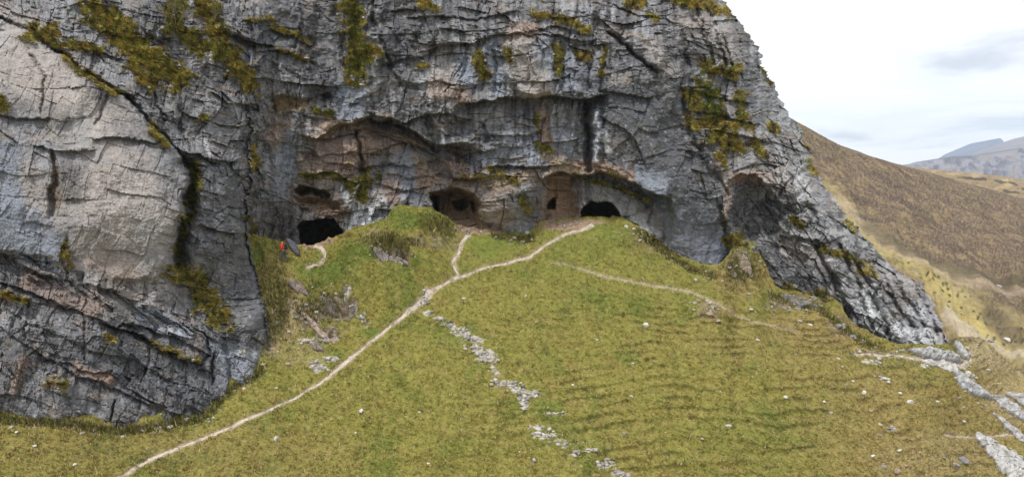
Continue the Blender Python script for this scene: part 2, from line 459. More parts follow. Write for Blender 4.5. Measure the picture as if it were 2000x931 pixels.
path_strip("footpath", 'right', "branch of the footpath running right to the arched cave")
path_strip("footpath", 'faint', "narrow faint sheep track crossing the upper grass slope", lift=.03, hw_noise=1.1, tone=.55)
path_strip("footpath", 'upper', "short bare path in front of the lowest dark cave")
path_strip("footpath", 'terrace', "pale track below the foot of the rocky spur")
path_strip("footpath", 'low', "thin trodden track beside the white outcrop")

# ================================================================== CLIFF
EDGE = [(-140, 1372), (-60, 1395), (0, 1410), (30, 1428), (40, 1440), (65, 1462), (90, 1472), (105, 1484), (130, 1490), (160, 1505), (185, 1518), (215, 1537), (235, 1553), (250, 1562), (275, 1572), (300, 1584),
        (330, 1592), (350, 1602), (380, 1622), (400, 1640), (425, 1655), (445, 1672), (470, 1700), (500, 1725), (520, 1742), (540, 1770), (552, 1800), (565, 1812), (590, 1820), (620, 1828), (650, 1848), (680, 1862), (695, 1880), (720, 1900), (760, 1915), (860, 1930), (920, 1935)]
EY = [e[0] for e in EDGE]; EX = [e[1] for e in EDGE]

contact = [(-150, 812), (0, 814), (67, 822), (134, 826), (238, 840), (310, 832), (357, 817), (403, 812), (429, 781), (465, 750), (496, 739), (517, 714), (530, 478),
           (560, 488), (600, 484), (690, 447), (720, 442), (760, 432), (766, 404), (800, 402), (835, 402), (850, 412), (885, 440), (930, 455), (1000, 462), (1040, 455), (1050, 440), (1100, 435),
           (1170, 431), (1210, 430), (1250, 460), (1300, 490), (1350, 520), (1400, 535), (1440, 490), (1500, 565), (1560, 588), (1600, 598), (1655, 640), (1700, 668), (1750, 690), (1850, 700)]
CC = [(x, y, float(TG.depth(x, y)) + (.15 if x < 525 else .5)) for x, y in contact]
CC += [(-150, 400, 44.5), (0, 600, 43.6), (100, 400, 45.0), (300, 400, 46.6), (0, 150, 46.5), (200, 250, 47), (300, 640, 45.2), (-150, 0, 50), (50, 0, 51), (250, 0, 53.5), (400, 0, 55.5), (430, 120, 54), (330, 200, 50.5), (440, 300, 52.3),
       (470, 450, 51.2), (430, 560, 49.8), (500, 640, 49.0), (560, 100, 57.5), (560, 300, 58), (560, 420, 57.7), (620, 350, 59), (700, 350, 60), (700, 180, 57.8), (700, 0, 57.6), (850, 60, 58), (850, 200, 58.3), (850, 330, 61),
       (1000, 100, 59.0), (1000, 0, 60.0), (1000, 230, 60.2), (960, 400, 60.8), (1030, 380, 61.3), (1100, 180, 60.2), (1100, 350, 63.2), (1250, 330, 61.0), (1200, 150, 60.2), (1250, 0, 62), (1330, 200, 60.2), (1300, 400, 60.4),
       (1380, 400, 60.2), (1400, 100, 62.5), (1430, 300, 61.7), (1500, 300, 62.5), (1550, 400, 61.6), (1560, 500, 61.0), (1650, 550, 61.4), (1700, 500, 63.4), (1780, 620, 62.4), (1500, 100, 66), (700, -140, 60), (200, -140, 56),
       (1200, -140, 65), (1400, -140, 67), (-150, -140, 54), (-150, 920, 42.5), (300, 920, 44.5), (800, 700, 61), (1200, 700, 64), (1700, 860, 62), (1930, 860, 66), (1930, 560, 70), (600, 860, 52)]
TC = TPS(CC, 2e-5)

nrc, ncc = 620, 1080
vy = np.linspace(-135, 905, nrc)
SX = np.linspace(0, 1, ncc)
ed = np.interp(vy, EY, EX)
ed_s = ed.copy()
ed = ed + 6 * fbm(vy / 34, vy * 0 + .3, 3, 71) + 6.5 * fbm(vy / 8, vy * 0 + .7, 3, 72, .6) + 6 * (hsh(np.floor(vy / 13 + perlin(vy / 20, vy * 0, 4)), vy * 0, 3) - .5)
PX = -150 + SX[None, :] * (ed[:, None] + 150)
PY = np.broadcast_to(vy[:, None], PX.shape).copy()

def cliff(PX, PY, ED):
    d0 = TC.depth(PX, PY)
    # continuous wall coordinates in metres
    mx = (PX - 1000) / F * 57; mz = (PY - 345) / F * 57
    w1, w2 = fbm(mx / 2.2, mz / 2.2, 4, 81), fbm(mx / 2.2, mz / 2.2, 4, 82)
    x = PX + 9 * w1 ; y = PY + 8 * w2          # wavering coordinates: traced lines are never straight
    h1, h2 = fbm(mx / .5, mz / .5, 3, 83), fbm(mx / .5, mz / .5, 3, 84)
    x = x + 3.0 * h1; y = y + 2.5 * h2
    D = np.zeros(PX.shape)
    # ---------- masks
    slab = 1 - sst(-5, 5, poly_sd(x, y, [(-160, 60), (40, 60), (121, 105), (167, 142), (207, 166), (242, 190), (273, 216), (293, 246), (328, 276), (356, 310), (366, 353), (350, 419), (338, 455), (330, 540), (190, 545), (80, 500), (-160, 470)]))
    lowslab = 1 - sst(-15, 15, poly_sd(x, y, [(-160, 480), (100, 540), (250, 600), (420, 660), (530, 640), (530, 730), (420, 850), (-160, 900)]))
    dark = 1 - sst(-30, 20, poly_sd(x, y, [(1180, 200), (1300, 150), (1340, 250), (1345, 330), (1400, 430), (1420, 540), (1340, 520), (1250, 460), (1230, 380), (1190, 320)]))
    alcove = 1 - sst(-25, 20, poly_sd(x, y, [(590, 300), (605, 270), (647, 245), (722, 236), (793, 252), (854, 288), (960, 290), (1040, 330), (1060, 400), (1040, 460), (760, 440), (580, 470)]))
    # ---------- big forms
    slabD = slab * (1 - sst(400, 560, y)) ; D -= 1.2 * slabD + .25 * slab
    gul = seg_dist(x, y, [(362, 320), (378, 345), (372, 400), (358, 450), (350, 520)])
    D += 2.6 * np.exp(-(np.maximum(gul - 2, 0) / 11) ** 2)
    hollow = blob(x, y, 385, 560, 48, 48)
    D += 1.6 * np.exp(-hollow * 1.1)
    # right edge of the near buttress: the wall steps back behind it
    bx = np.interp(PY, [-140, 100, 180, 280, 350, 450, 520, 560, 600, 640, 690, 720, 900], [540, 515, 500, 490, 486, 483, 494, 505, 515, 523, 527, 525, 500]) + np.interp(PY, [200, 480], [26, 6]) * w1 + np.interp(PY, [200, 480], [9, 3]) * h1
    stepback = np.interp(PY, [-140, 100, 200, 300, 420, 470, 700, 720, 900], [.3, .6, 1.2, 2.2, 3.6, 5.5, 9, 9, 9])
    wst = np.interp(PY, [-140, 250, 430], [60, 30, 9]); D += stepback * sst(-1, 1, (PX - bx) / wst * 2 - 1) * np.exp(-np.maximum(PX - bx - 10, 0) / np.interp(PY, [300, 480, 700], [60, 200, 900]))
    # rounding of buttress flank
    D += .9 * np.exp(-np.abs(PX - bx) / 14) * (PX < bx) * sst(120, 300, PY)
    def ledge(pts, a, h, w=3.0, fade=14, lip=.25):
        """rock overhangs along pts: recessed below, decaying over h; a small lip above"""
        nonlocal D
        sel = near(PX, PY, pts, max(h * 3, 60))
        xs = [p[0] for p in pts]; ys = [p[1] for p in pts]
        xx, yy = x[sel], y[sel]
        t = yy - np.interp(xx, xs, ys)
        fd = sst(xs[0] - fade, xs[0] + fade * .5, xx) * (1 - sst(xs[-1] - fade * .5, xs[-1] + fade, xx))
        a = a * 1.35; w = w * .8
        D[sel] += fd * (a * sst(0, w, t) * np.exp(-np.maximum(t, 0) / h) - lip * a * np.exp(-(np.minimum(t, 0) / (h * .5)) ** 2) * (t < 0) * (1 - 0 * t))
    def crack(pts, wd, dep):
        nonlocal D
        sel = near(PX, PY, pts, wd * 3 + 20)
        q = seg_dist(x[sel], y[sel], pts)
        D[sel] += 1.35 * dep * np.exp(-(q / (wd * .85)) ** 2)
    def rib(pts, wd, ht): crack(pts, wd, -ht)
    def pit(pts, dep, soft=5):
        nonlocal D
        sel = near(PX, PY, pts, 40)
        q = poly_sd(x[sel], y[sel], pts)
        D[sel] += dep * (1 - sst(-soft, soft * .6, q))
    # diagonal break of the near buttress and its ledges
    crack([(121, 101), (167, 139), (207, 162), (242, 187), (273, 212), (293, 242), (328, 273), (358, 308)], 5, 1.0)
    crack([(0, 30), (60, 60), (120, 100)], 4, .7)
    crack([(70, 75), (105, 95)], 4, .5)
    rib([(270, 205), (300, 250), (345, 300), (362, 345), (350, 420)], 9, .4)
    ledge([(70, 283), (105, 290), (150, 298), (180, 292)], .35, 30)
    ledge([(190, 270), (250, 270), (300, 280)], .4, 18)
    crack([(105, 300), (108, 350), (100, 420)], 7, .5)
    ledge([(0, 225), (60, 235), (100, 228)], .3, 20)
    crack([(60, 110), (90, 150), (80, 220)], 4, .25); crack([(210, 180), (190, 240)], 4, .25)
    crack([(300, 180), (318, 240)], 4, .4); crack([(350, 170), (352, 240), (375, 290)], 4, .4)
    ledge([(345, 290), (380, 300), (420, 318)], .7, 20)
    ledge([(430, 240), (470, 248), (500, 240)], .35, 15)
    ledge([(420, 180), (450, 200), (495, 210)], .35, 20)
    pit([(262, 5), (300, 0), (335, 45), (338, 80), (310, 82), (270, 50)], -.9, 8)
    pit([(130, 0), (160, 0), (185, 40), (178, 62), (150, 58), (135, 30)], -.6, 8)
    pit([(430, 10), (500, 0), (520, 60), (500, 85), (440, 60)], -.7, 6)
    ledge([(425, 60), (460, 68), (508, 86), (530, 90)], .8, 16)
    ledge([(530, 58), (570, 70), (608, 88)], .4, 12); ledge([(545, 98), (575, 108), (608, 124)], .5, 12)
    # lower near buttress: beds dipping to the right
    ledge([(0, 548), (78, 579), (170, 615), (232, 638), (243, 626), (310, 651), (362, 667), (413, 696)], .55, 13, 2)
    ledge([(200, 630), (245, 640), (300, 668), (345, 690), (392, 712)], .9, 8, 2)
    ledge([(0, 491), (67, 527), (108, 543), (191, 558), (260, 590)], .35, 22)
    ledge([(88, 698), (150, 729), (222, 755), (289, 790), (380, 815)], .45, 12)
    ledge([(119, 708), (227, 734)], .4, 6)
    ledge([(30, 610), (90, 640), (150, 668), (250, 700), (330, 735)], .25, 14)
    ledge([(0, 640), (40, 660), (90, 700)], .3, 14)
    crack([(212, 840), (218, 800), (224, 780)], 3, .4); crack([(413, 745), (417, 690)], 3, .4); crack([(395, 712), (410, 690), (400, 650)], 3, .4)
    crack([(130, 470), (125, 500), (135, 540)], 5, .35); crack([(165, 615), (158, 660), (170, 700)], 4, .25); crack([(60, 590), (50, 660)], 4, .2); crack([(290, 680), (286, 740)], 3, .2)
    crack([(430, 620), (445, 700), (450, 750)], 5, .3)
    # upper wall
    crack([(727, 0), (732, 40), (752, 111), (783, 166)], 5, .6); crack([(655, 10), (665, 60), (672, 130)], 8, .5); crack([(690, -20), (695, 60), (700, 130)], 18, .9)
    crack([(583, -20), (590, 50), (575, 95)], 5, .3)
    ledge([(722, 222), (788, 237), (834, 222), (874, 222), (914, 232)], .7, 26)
    ledge([(905, 204), (955, 192), (990, 187), (1026, 192), (1081, 187), (1127, 192), (1177, 187)], 1.5, 44)
    ledge([(1180, 178), (1220, 182), (1263, 190)], .4, 24)
    ledge([(833, 96), (909, 81), (935, 76), (995, 66), (1010, 61), (1081, 71), (1162, 76)], .55, 26)
    ledge([(740, 128), (800, 112), (850, 100)], .35, 26); ledge([(800, 38), (860, 30), (930, 34), (1010, 22)], .35, 18); ledge([(1030, 60), (1090, 52), (1150, 66)], .4, 14)
    ledge([(800, 165), (870, 160), (930, 168), (985, 160)], .3, 18)
    pit([(990, 62), (1005, 58), (1075, 72), (1095, 120), (1140, 130), (1135, 180), (1020, 190), (985, 150)], -.55, 7)
    for xx in (905, 940, 965, 1085, 1098, 1120, 1150, 1176):
        crack([(xx, 85), (xx + 4, 130), (xx - 2, 178)], 4.5, .35)
    crack([(1192, 66), (1243, 111), (1288, 141)], 4, .9)
    pit([(1195, 20), (1230, 25), (1300, 60), (1308, 95), (1290, 138), (1240, 105), (1192, 62)], -.55, 7)
    ledge([(1200, 12), (1260, 30), (1320, 42)], .4, 14)
    crack([(1315, 0), (1330, 60), (1345, 140), (1350, 200)], 7, .5); crack([(1235, 0), (1225, 30)], 4, .3)
    for (a, b) in ((1360, 1375), (1392, 1412), (1378, 1398), (1425, 1440)):
        crack([(a, 10), (b, 70), (b + 18, 130)], 4, .45)
    # the alcove and its arch
    ledge([(612, 268), (647, 244), (682, 239), (722, 230), (763, 232), (793, 247), (823, 268), (854, 283), (909, 278)], 1.15, 85, 6, 40)
    ledge([(700, 232), (763, 234), (793, 249), (823, 270), (854, 285), (915, 282)], .8, 14, 4)
    ledge([(730, 232), (790, 245), (850, 290), (905, 300), (960, 292)], .6, 18)
    ledge([(600, 266), (650, 264), (696, 257)], .5, 10); ledge([(708, 252), (750, 258), (800, 278), (860, 306)], .6, 12); ledge([(640, 318), (700, 324), (770, 318), (830, 324)], .45, 12); ledge([(740, 360), (790, 372), (835, 366)], .4, 12)
    ledge([(585, 318), (640, 300), (700, 298), (760, 300)], .3, 20); ledge([(590, 340), (640, 338), (690, 352)], .45, 16); ledge([(740, 262), (800, 282), (830, 292)], .5, 14)
    ledge([(760, 340), (810, 345), (860, 340)], .25, 18); ledge([(940, 260), (1000, 268), (1060, 258)], .3, 18); ledge([(960, 328), (1046, 323)], .8, 10)
    crack([(700, 255), (703, 290), (706, 330)], 6, 1.0)
    pit([(530, 190), (560, 187), (612, 190), (606, 206), (560, 212), (535, 216)], .9, 5)
    pit([(628, 186), (642, 184), (645, 200), (632, 205)], 1.2, 5)
    pit([(590, 300), (612, 297), (622, 308), (598, 313)], .8, 5); pit([(838, 318), (862, 310), (888, 346), (866, 350), (850, 345)], 1.0, 5)
    pit([(868, 312), (925, 322), (930, 345), (884, 348)], -.6, 4); ledge([(880, 347), (932, 346)], .9, 8)
    pit([(825, 225), (840, 222), (850, 250), (835, 255)], .9, 5); pit([(870, 235), (905, 235), (910, 262), (880, 268)], .8, 6); pit([(938, 240), (952, 240), (960, 275), (944, 278)], .7, 5)
    rib([(855, 300), (880, 285), (930, 280)], 12, .5)
    crack([(1143, 200), (1150, 260), (1152, 332)], 8, 1.7); rib([(1165, 205), (1170, 260), (1166, 325)], 7, .8); crack([(1180, 230), (1172, 280)], 4, .3)
    pit([(1035, 208), (1070, 203), (1080, 270), (1060, 285), (1045, 270)], .7, 6)
    ledge([(1061, 350), (1075, 338), (1092, 332), (1127, 343), (1177, 335), (1223, 348), (1263, 368), (1303, 381)], 2.0, 46, 5)
    ledge([(1175, 225), (1200, 235), (1230, 262), (1250, 300), (1262, 330)], .35, 26)
    ledge([(1200, 350), (1235, 365), (1280, 388)], .7, 9); ledge([(1210, 365), (1250, 384)], .6, 8)
    crack([(1250, 385), (1272, 410), (1268, 440)], 4, .4)
    crack([(1330, 180), (1345, 260), (1380, 330), (1420, 380)], 7, .5)
    crack([(1405, 400), (1418, 460), (1420, 540)], 7, .7)
    # right hand recess below its pink arch
    pit([(1428, 362), (1440, 342), (1475, 346), (1500, 368), (1522, 398), (1530, 425), (1520, 462), (1470, 480), (1440, 475), (1428, 410)], 1.7, 12)
    ledge([(1425, 352), (1445, 338), (1475, 340), (1500, 362), (1522, 395), (1545, 412)], .8, 16)
    ledge([(1530, 458), (1570, 466), (1620, 470), (1650, 462)], .7, 22); ledge([(1480, 470), (1530, 480), (1570, 500)], .4, 20)
    ledge([(1500, 390), (1545, 400), (1600, 396)], .4, 14); crack([(1560, 340), (1580, 400), (1600, 440)], 5, .5)
    ledge([(1340, 170), (1400, 190), (1460, 200)], .5, 22); ledge([(1350, 215), (1420, 228), (1480, 240)], .5, 20); ledge([(1390, 258), (1440, 268), (1480, 270)], .5, 18); ledge([(1390, 135), (1450, 140)], .5, 16)
    for (a, b, cc_, dd) in ((1640, 480, 1700, 640), (1665, 500, 1740, 660), (1700, 510, 1790, 670), (1740, 540, 1810, 660), (1780, 560, 1830, 650), (1620, 520, 1660, 640), (1590, 480, 1640, 590)):
        crack([(a, b), ((a + cc_) / 2 + 8, (b + dd) / 2), (cc_, dd)], 6, .7)
    ledge([(1690, 505), (1720, 515), (1760, 548)], .6, 14); ledge([(1660, 600), (1700, 620), (1760, 660)], .4, 14)
    # ---------- generated rock structure
    calm = np.clip(.85 * slab + .8 * dark + .25 * lowslab + .7 * (1 - sst(-20, 30, poly_sd(x, y, [(440, -140), (720, -140), (760, 60), (780, 180), (700, 190), (540, 60)]))), 0, .85)
    calm = np.clip(calm + .5 * sst(.05, .35, fbm(mx / 4, mz / 5, 3, 89)), 0, .9)
    act = 1 - calm
    dip = .36 * lowslab + .35 * (1 - sst(430, 520, PX)) * (1 - lowslab) * .6
    spur = sst(1420, 1560, PX + .2 * (PY - 300))
    dip = dip + .5 * spur
    u1 = .36 * lowslab; u2 = .35 * (1 - sst(430, 520, PX)) * (1 - lowslab) * .6; u3 = .5 * spur
    zz = mz - u1 * (mx + 30) - u2 * (mx + 22) - u3 * (mx - 22)
    bx2 = mx + u1 * (mz - 14) + u2 * mz + u3 * (mz - 5)
    wl1, wl2 = fbm(mx / 6, mz / 6, 2, 86), fbm(mx / 6, mz / 6, 2, 87)
    ax, az = bx2 + .9 * wl1 + .10 * w1, zz + .7 * wl2 + .08 * w2
    def blocks(sv, su, ang, seed, amp, lip, tilt, mask, gap=.05):
        """beds cut by straight joints: every block has its own setback and tilt"""
        ca, sa = math.cos(ang), math.sin(ang)
        U_, V_ = ax * ca + az * sa, -ax * sa + az * ca
        qc = U_ / (su * 1.9) + .35 * perlin(U_ / su * .3, V_ / sv * .22, seed + 8) + .12 * V_ / sv * (1 if seed % 2 else -1)
        kc = np.floor(qc)
        q = V_ / sv + .45 * perlin(V_ / sv * .37, V_ * 0 + seed, seed) + 1.0 * hsh(kc, kc * 0 + 1, seed + 9) + .5 * (hsh(kc, kc * 0 + 4, seed + 9) - .5) * (qc - kc)
        kv = np.floor(q); fv = q - kv
        kv = kv + 131 * kc
        hr = hsh(kv, kv * 0, seed + 1)
        q2 = U_ / su * (.55 + .9 * hr) + 17.3 * hr + (hsh(kv, kv * 0 + 2, seed) - .5) * .5 * fv
        q2 = q2 + .5 * perlin(q2 * .41, kv * 1.7, seed + 2)
        ku = np.floor(q2); fu = q2 - ku
        r1, r2, r3 = hsh(kv, ku, seed + 3), hsh(kv, ku, seed + 4), hsh(kv, ku, seed + 5)
        # neighbouring rows join up in places, so the bedding is not one even grid
        d = amp * (r1 - .5) + tilt * ((fu - .5) * (r2 * 2 - 1)) - lip * (fv - .5) * (.1 + 1.5 * r3 * r3)
        e = np.minimum(np.minimum(fu, 1 - fu) * su, np.minimum(fv, 1 - fv) * sv)
        ln_ = np.exp(-(e / gap) ** 2) * (hsh(kv, ku, seed + 6) > .55)
        return mask * (d + .28 * amp * ln_), r1, ln_ * mask
    m1 = sst(-.25, .25, fbm(mx / 5, mz / 4, 3, 90)); m2 = sst(-.15, .3, fbm(mx / 2.6, mz / 2.2, 3, 92)); m3 = np.maximum(sst(-.1, .3, fbm(mx / 1.6, mz / 1.4, 3, 94)), .8 * alcove); m2 = np.maximum(m2, alcove)
    a_, cidA, l1 = blocks(2.3, 2.4, -.05, 95, .62, .50, .50, (.25 + .75 * act) * (.4 + .6 * m1), .07); D += a_
    a_, cid, l1b = blocks(1.9, 2.9, math.pi / 2 + .16, 195, .60, .10, .50, (.25 + .75 * act) * (1 - .3 * m1), .06); D += a_
    a_, cidB, l2 = blocks(.85, .8, .08, 97, .28, .20, .25, (.08 + .92 * act) * m2, .04); D += a_
    a_, cid, l2b = blocks(.7, 1.3, 1.25, 197, .28, .05, .28, (.1 + .9 * act) * (1 - .6 * m2), .04); D += a_
    a_, cidC, l3 = blocks(.33, .45, -.06, 99, .15, .13, .10, (.05 + .95 * act) * m3, .03); D += a_
    a_, cid, l3b = blocks(.36, .5, 1.35, 199, .13, .0, .14, (.15 + .85 * act) * (1 - m3) * .8, .03); D += a_
    crk = np.clip(l1 * .6 + l1b * .4 + l2 * .6 + l2b * .4, 0, 1)
    up = sst(480, 560, PX) * (1 - sst(1380, 1480, PX)) * (1 - .7 * sst(260, 420, PY))
    D -= up * (1.3 * ridged(mx / 6.5 + .25 * w1 + .2, mz / 22 + 3, 2, 85) - .4)
    D -= (1 - up) * .5 * fbm(mx / 3.5, mz / 10, 3, 84) * (1 - .8 * slab)
    # long straightish joints crossing everything
    fr = np.full(PX.shape, 9.0)
    for k, (ang, sp) in enumerate(((1.35, 4.2), (-.95, 5.5), (.55, 6.5))):
        q = (ax * math.sin(ang) - az * math.cos(ang)) / sp + .14 * w1 + .035 * h1 + k * .37; kk = np.floor(q)
        al_ = ax * math.cos(ang) + az * math.sin(ang)
        prs = sst(.05, -.1, perlin(al_ / 4.0 + kk * 5.7, kk * 3.1, 101 + k))
        fr = np.minimum(fr, np.abs(q - kk - .5) * sp + prs * 2)
    D += .09 * np.exp(-(fr / .04) ** 2) * (1 - .8 * slab)
    fr2 = np.abs(perlin(ax / 1.9 + .3 * w1, az / 1.3, 102)) + .5 * sst(.25, -.1, fbm(mx / 2, mz / 2, 2, 106)); D += .03 * np.exp(-(fr2 / .02) ** 2)
    # flutes and roughness
    run = ridged(mx / .8 + .25 * w1, mz / 4.0, 3, 103); D -= .16 * run * (.25 + .75 * act) * sst(-.2, .4, fbm(mx / 4, mz / 6, 2, 88))
    D += .85 * fbm(mx / 4.5, mz / 4.5, 3, 104, .45) * (.4 + .6 * act) + .05 * h1 + .07 * fbm(mx / .2, mz / .2, 3, 105, .75) * (.5 + .5 * act)
    # rubbly right hand spur
    al, ac = (mz * .82 + mx * .57), (mx * .82 - mz * .57)          # along and across the slanting ribs
    f1, f2, cid, cx_, cy_ = voro(al / 2.6 + .5 * w1, ac / .8 + .5 * w2, 107)
    D += spur * (.45 * (cid - .5) + .35 * cy_ * (np.modf(cid * 17.3)[0] * 2 - 1) + .35 * np.exp(-((f2 - f1) / .09) ** 2) * (cid > .4))
    D -= spur * .30 * ridged(ac / 1.3 + .4 * w1, al / 4, 4, 108)
    f1, f2, cid, cx_, cy_ = voro(al / .8 + .4 * h1, ac / .4 + .4 * h2, 109); D += spur * (.14 * (cid - .5) + .12 * cy_)

    # ---------- caves (last, so their mouths stay crisp)
    def mouth(pts, dep, soft=3.5, wob=.8, slope=0.0):
        nonlocal D, cave
        sel = near(PX, PY, pts, 30)
        qx = PX[sel] + wob * (x[sel] - PX[sel]); qy = PY[sel] + wob * (y[sel] - PY[sel])
        q = poly_sd(qx, qy, pts)
        k = 1 - sst(-soft, soft * .4, q)
        deep = dep * (.5 + .5 * sst(0, 14, -q)) * (1 - slope * sst(min(p[1] for p in pts) + 12, max(p[1] for p in pts), qy))
        D[sel] += deep * k
        cave[sel] = np.maximum(cave[sel], k)
    cave = np.zeros(PX.shape)
    mouth([(582, 440), (592, 430), (620, 426), (645, 427), (660, 437), (668, 452), (660, 462), (640, 480), (600, 492), (584, 482)], 22, 2.5)
    mouth([(578, 372), (590, 362), (608, 362), (622, 370), (640, 380), (636, 388), (610, 380), (590, 382)], 4, 4, 1.2)
    mouth([(574, 380), (600, 384), (640, 388), (665, 396), (660, 412), (610, 410), (580, 400)], 1.5, 7, 1.2)
    mouth([(584, 402), (606, 408), (602, 416), (590, 412)], 1.6, 4)
    mouth([(836, 378), (862, 370), (900, 368), (915, 376), (930, 392), (938, 410), (934, 424), (950, 440), (930, 470), (880, 470), (858, 420), (845, 405)], 5.5, 4, 1.1, .93)
    mouth([(838, 384), (860, 386), (860, 412), (845, 404)], 8, 3)
    mouth([(887, 392), (908, 388), (912, 404), (900, 412), (888, 408)], 5, 5)
    mouth([(915, 395), (928, 396), (932, 414), (922, 418)], 2.0, 3)
    mouth([(938, 430), (965, 434), (958, 442), (944, 440)], 1.6, 3)
    mouth([(1063, 402), (1072, 394), (1086, 386), (1087, 410), (1064, 412)], 5, 3)
    mouth([(1129, 414), (1138, 402), (1158, 395), (1185, 395), (1200, 401), (1213, 418), (1214, 450), (1130, 450)], 22, 2.5)
    mouth([(1066, 352), (1080, 344), (1120, 350), (1124, 380), (1120, 432), (1058, 434), (1060, 400), (1070, 370)], 1.3, 6, 1)
    # ---------- moss, turf and ledges
    moss = np.zeros(PX.shape); green = np.zeros(PX.shape)
    mn = fbm(mx / .9, mz / .7, 4, 111)
    for pts, w, st, gr in MOSS:
        sel = near(PX, PY, pts, w * 2.2)
        q = seg_dist(x[sel] + 4 * h2[sel], y[sel] + 4 * h1[sel], pts) if len(pts) > 1 else np.hypot(x[sel] - pts[0][0], y[sel] - pts[0][1])
        k = st * (1 - sst(.35, 1.35, q / w + .9 * mn[sel]))
        moss[sel] = np.maximum(moss[sel], k); green[sel] = np.maximum(green[sel], k * gr)
    # light scatter of moss on flat ledges
    D -= moss * (.25 + .25 * fbm(mx / .35, mz / .3, 3, 112))
    # ---------- colour
    c = np.zeros(PX.shape + (3,)) + np.array([.165, .164, .170])
    base_n = fbm(mx / 3.0, mz / 3.0, 4, 121); st1 = fbm(mx / .42 + .3 * w1, mz / 5.0, 4, 122); st2 = fbm(mx / .9, mz / 7.0, 4, 123); fn = fbm(mx / .35, mz / .35, 4, 124)
    c *= (1 + .75 * base_n + .20 * (cidA - .5) + .25 * (cidB - .5) + .45 * fn + .20 * (cidC - .5))[..., None]
    wall = sst(500, 560, PX) * (1 - .5 * sst(1450, 1550, PX))
    c = mixc(c, (.07, .07, .075), sst(.06, .42, st1) * .75 * (.35 + .65 * wall) * (1 - .6 * alcove))
    c = mixc(c, (.34, .355, .385), sst(.08, .5, -st1 + .2 * st2) * .6 * (.3 + .7 * wall) * (1 - .5 * alcove))
    c = mixc(c, (.30, .225, .185), sst(.05, .6, fbm(mx / 2.2, mz / 1.2, 4, 125)) * (.35 + .4 * alcove))
    for kind, pts, w, st in TONES:
        tgt = {'pale': (.30, .27, .25), 'white': (.55, .56, .58), 'dark': (.085, .087, .096), 'blue': (.22, .245, .295), 'pink': (.31, .22, .172), 'ochre': (.30, .215, .125), 'brown': (.15, .105, .075), 'grey': (.25, .25, .255)}[kind]
        pad = w * 2
        sel = near(PX, PY, pts, pad)
        q = seg_dist(x[sel], y[sel], pts) if len(pts) > 1 else np.hypot(x[sel] - pts[0][0], y[sel] - pts[0][1])
        k = min(1, st * 1.15) * (1 - sst(.3, 1.4, q / w + .45 * fn[sel] + .5 * (st1[sel] if kind in ('white', 'blue', 'dark') else base_n[sel])))
        c[sel] = mixc(c[sel], tgt, k)
    c = mixc(c, (.44, .42, .39), sst(.35, .75, fbm(mx / .28, mz / .28, 3, 126)) * .5)
    c = mixc(c, (.06, .06, .062), np.clip(crk * .14 + .15 * np.exp(-(fr / .03) ** 2) * (1 - slab) + .22 * np.exp(-(fr2 / .015) ** 2), 0, .4) * (.4 + .6 * (1 - spur)))
    c = mixc(c, (.36, .36, .355), spur * sst(.45, .9, cid) * .6)
    # lichen and soil films
    c = mixc(c, (.16, .13, .05), sst(.30, .75, fbm(mx / 1.1, mz / .9, 5, 127)) * .35)
    mc = np.zeros_like(c) + np.array([.26, .22, .055])
    mc = mixc(mc, (.30, .21, .065), sst(-.1, .5, fn)); mc = mixc(mc, (.10, .12, .025), sst(.05, .4, fbm(mx / .8, mz / .6, 3, 129)) * .7); mc = mixc(mc, (.07, .052, .02), sst(.0, .45, fbm(mx / .5, mz / .6, 3, 128)))
    mc = mc + (np.array([.075, .105, .018]) - mc) * np.clip(green * (1.0 + .6 * mn), 0, .9)[..., None]
    mk = sst(.25, .7, moss + .35 * h1)
    c = c + (mc - c) * mk[..., None]
    # cave interiors: bare brown limestone and earth
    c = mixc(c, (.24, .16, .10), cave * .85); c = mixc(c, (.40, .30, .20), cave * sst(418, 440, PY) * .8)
    # inner caves go on black and unlit only because they are deep
    # rounding to the skyline
    e = ED - PX + 5 * h1
    D += 6 * (1 - sst(-10, 80, e)) ** 2 * (1 - .85 * sst(560, 640, PY))
    return d0 + D, np.clip(c, .012, .8), mk, cave

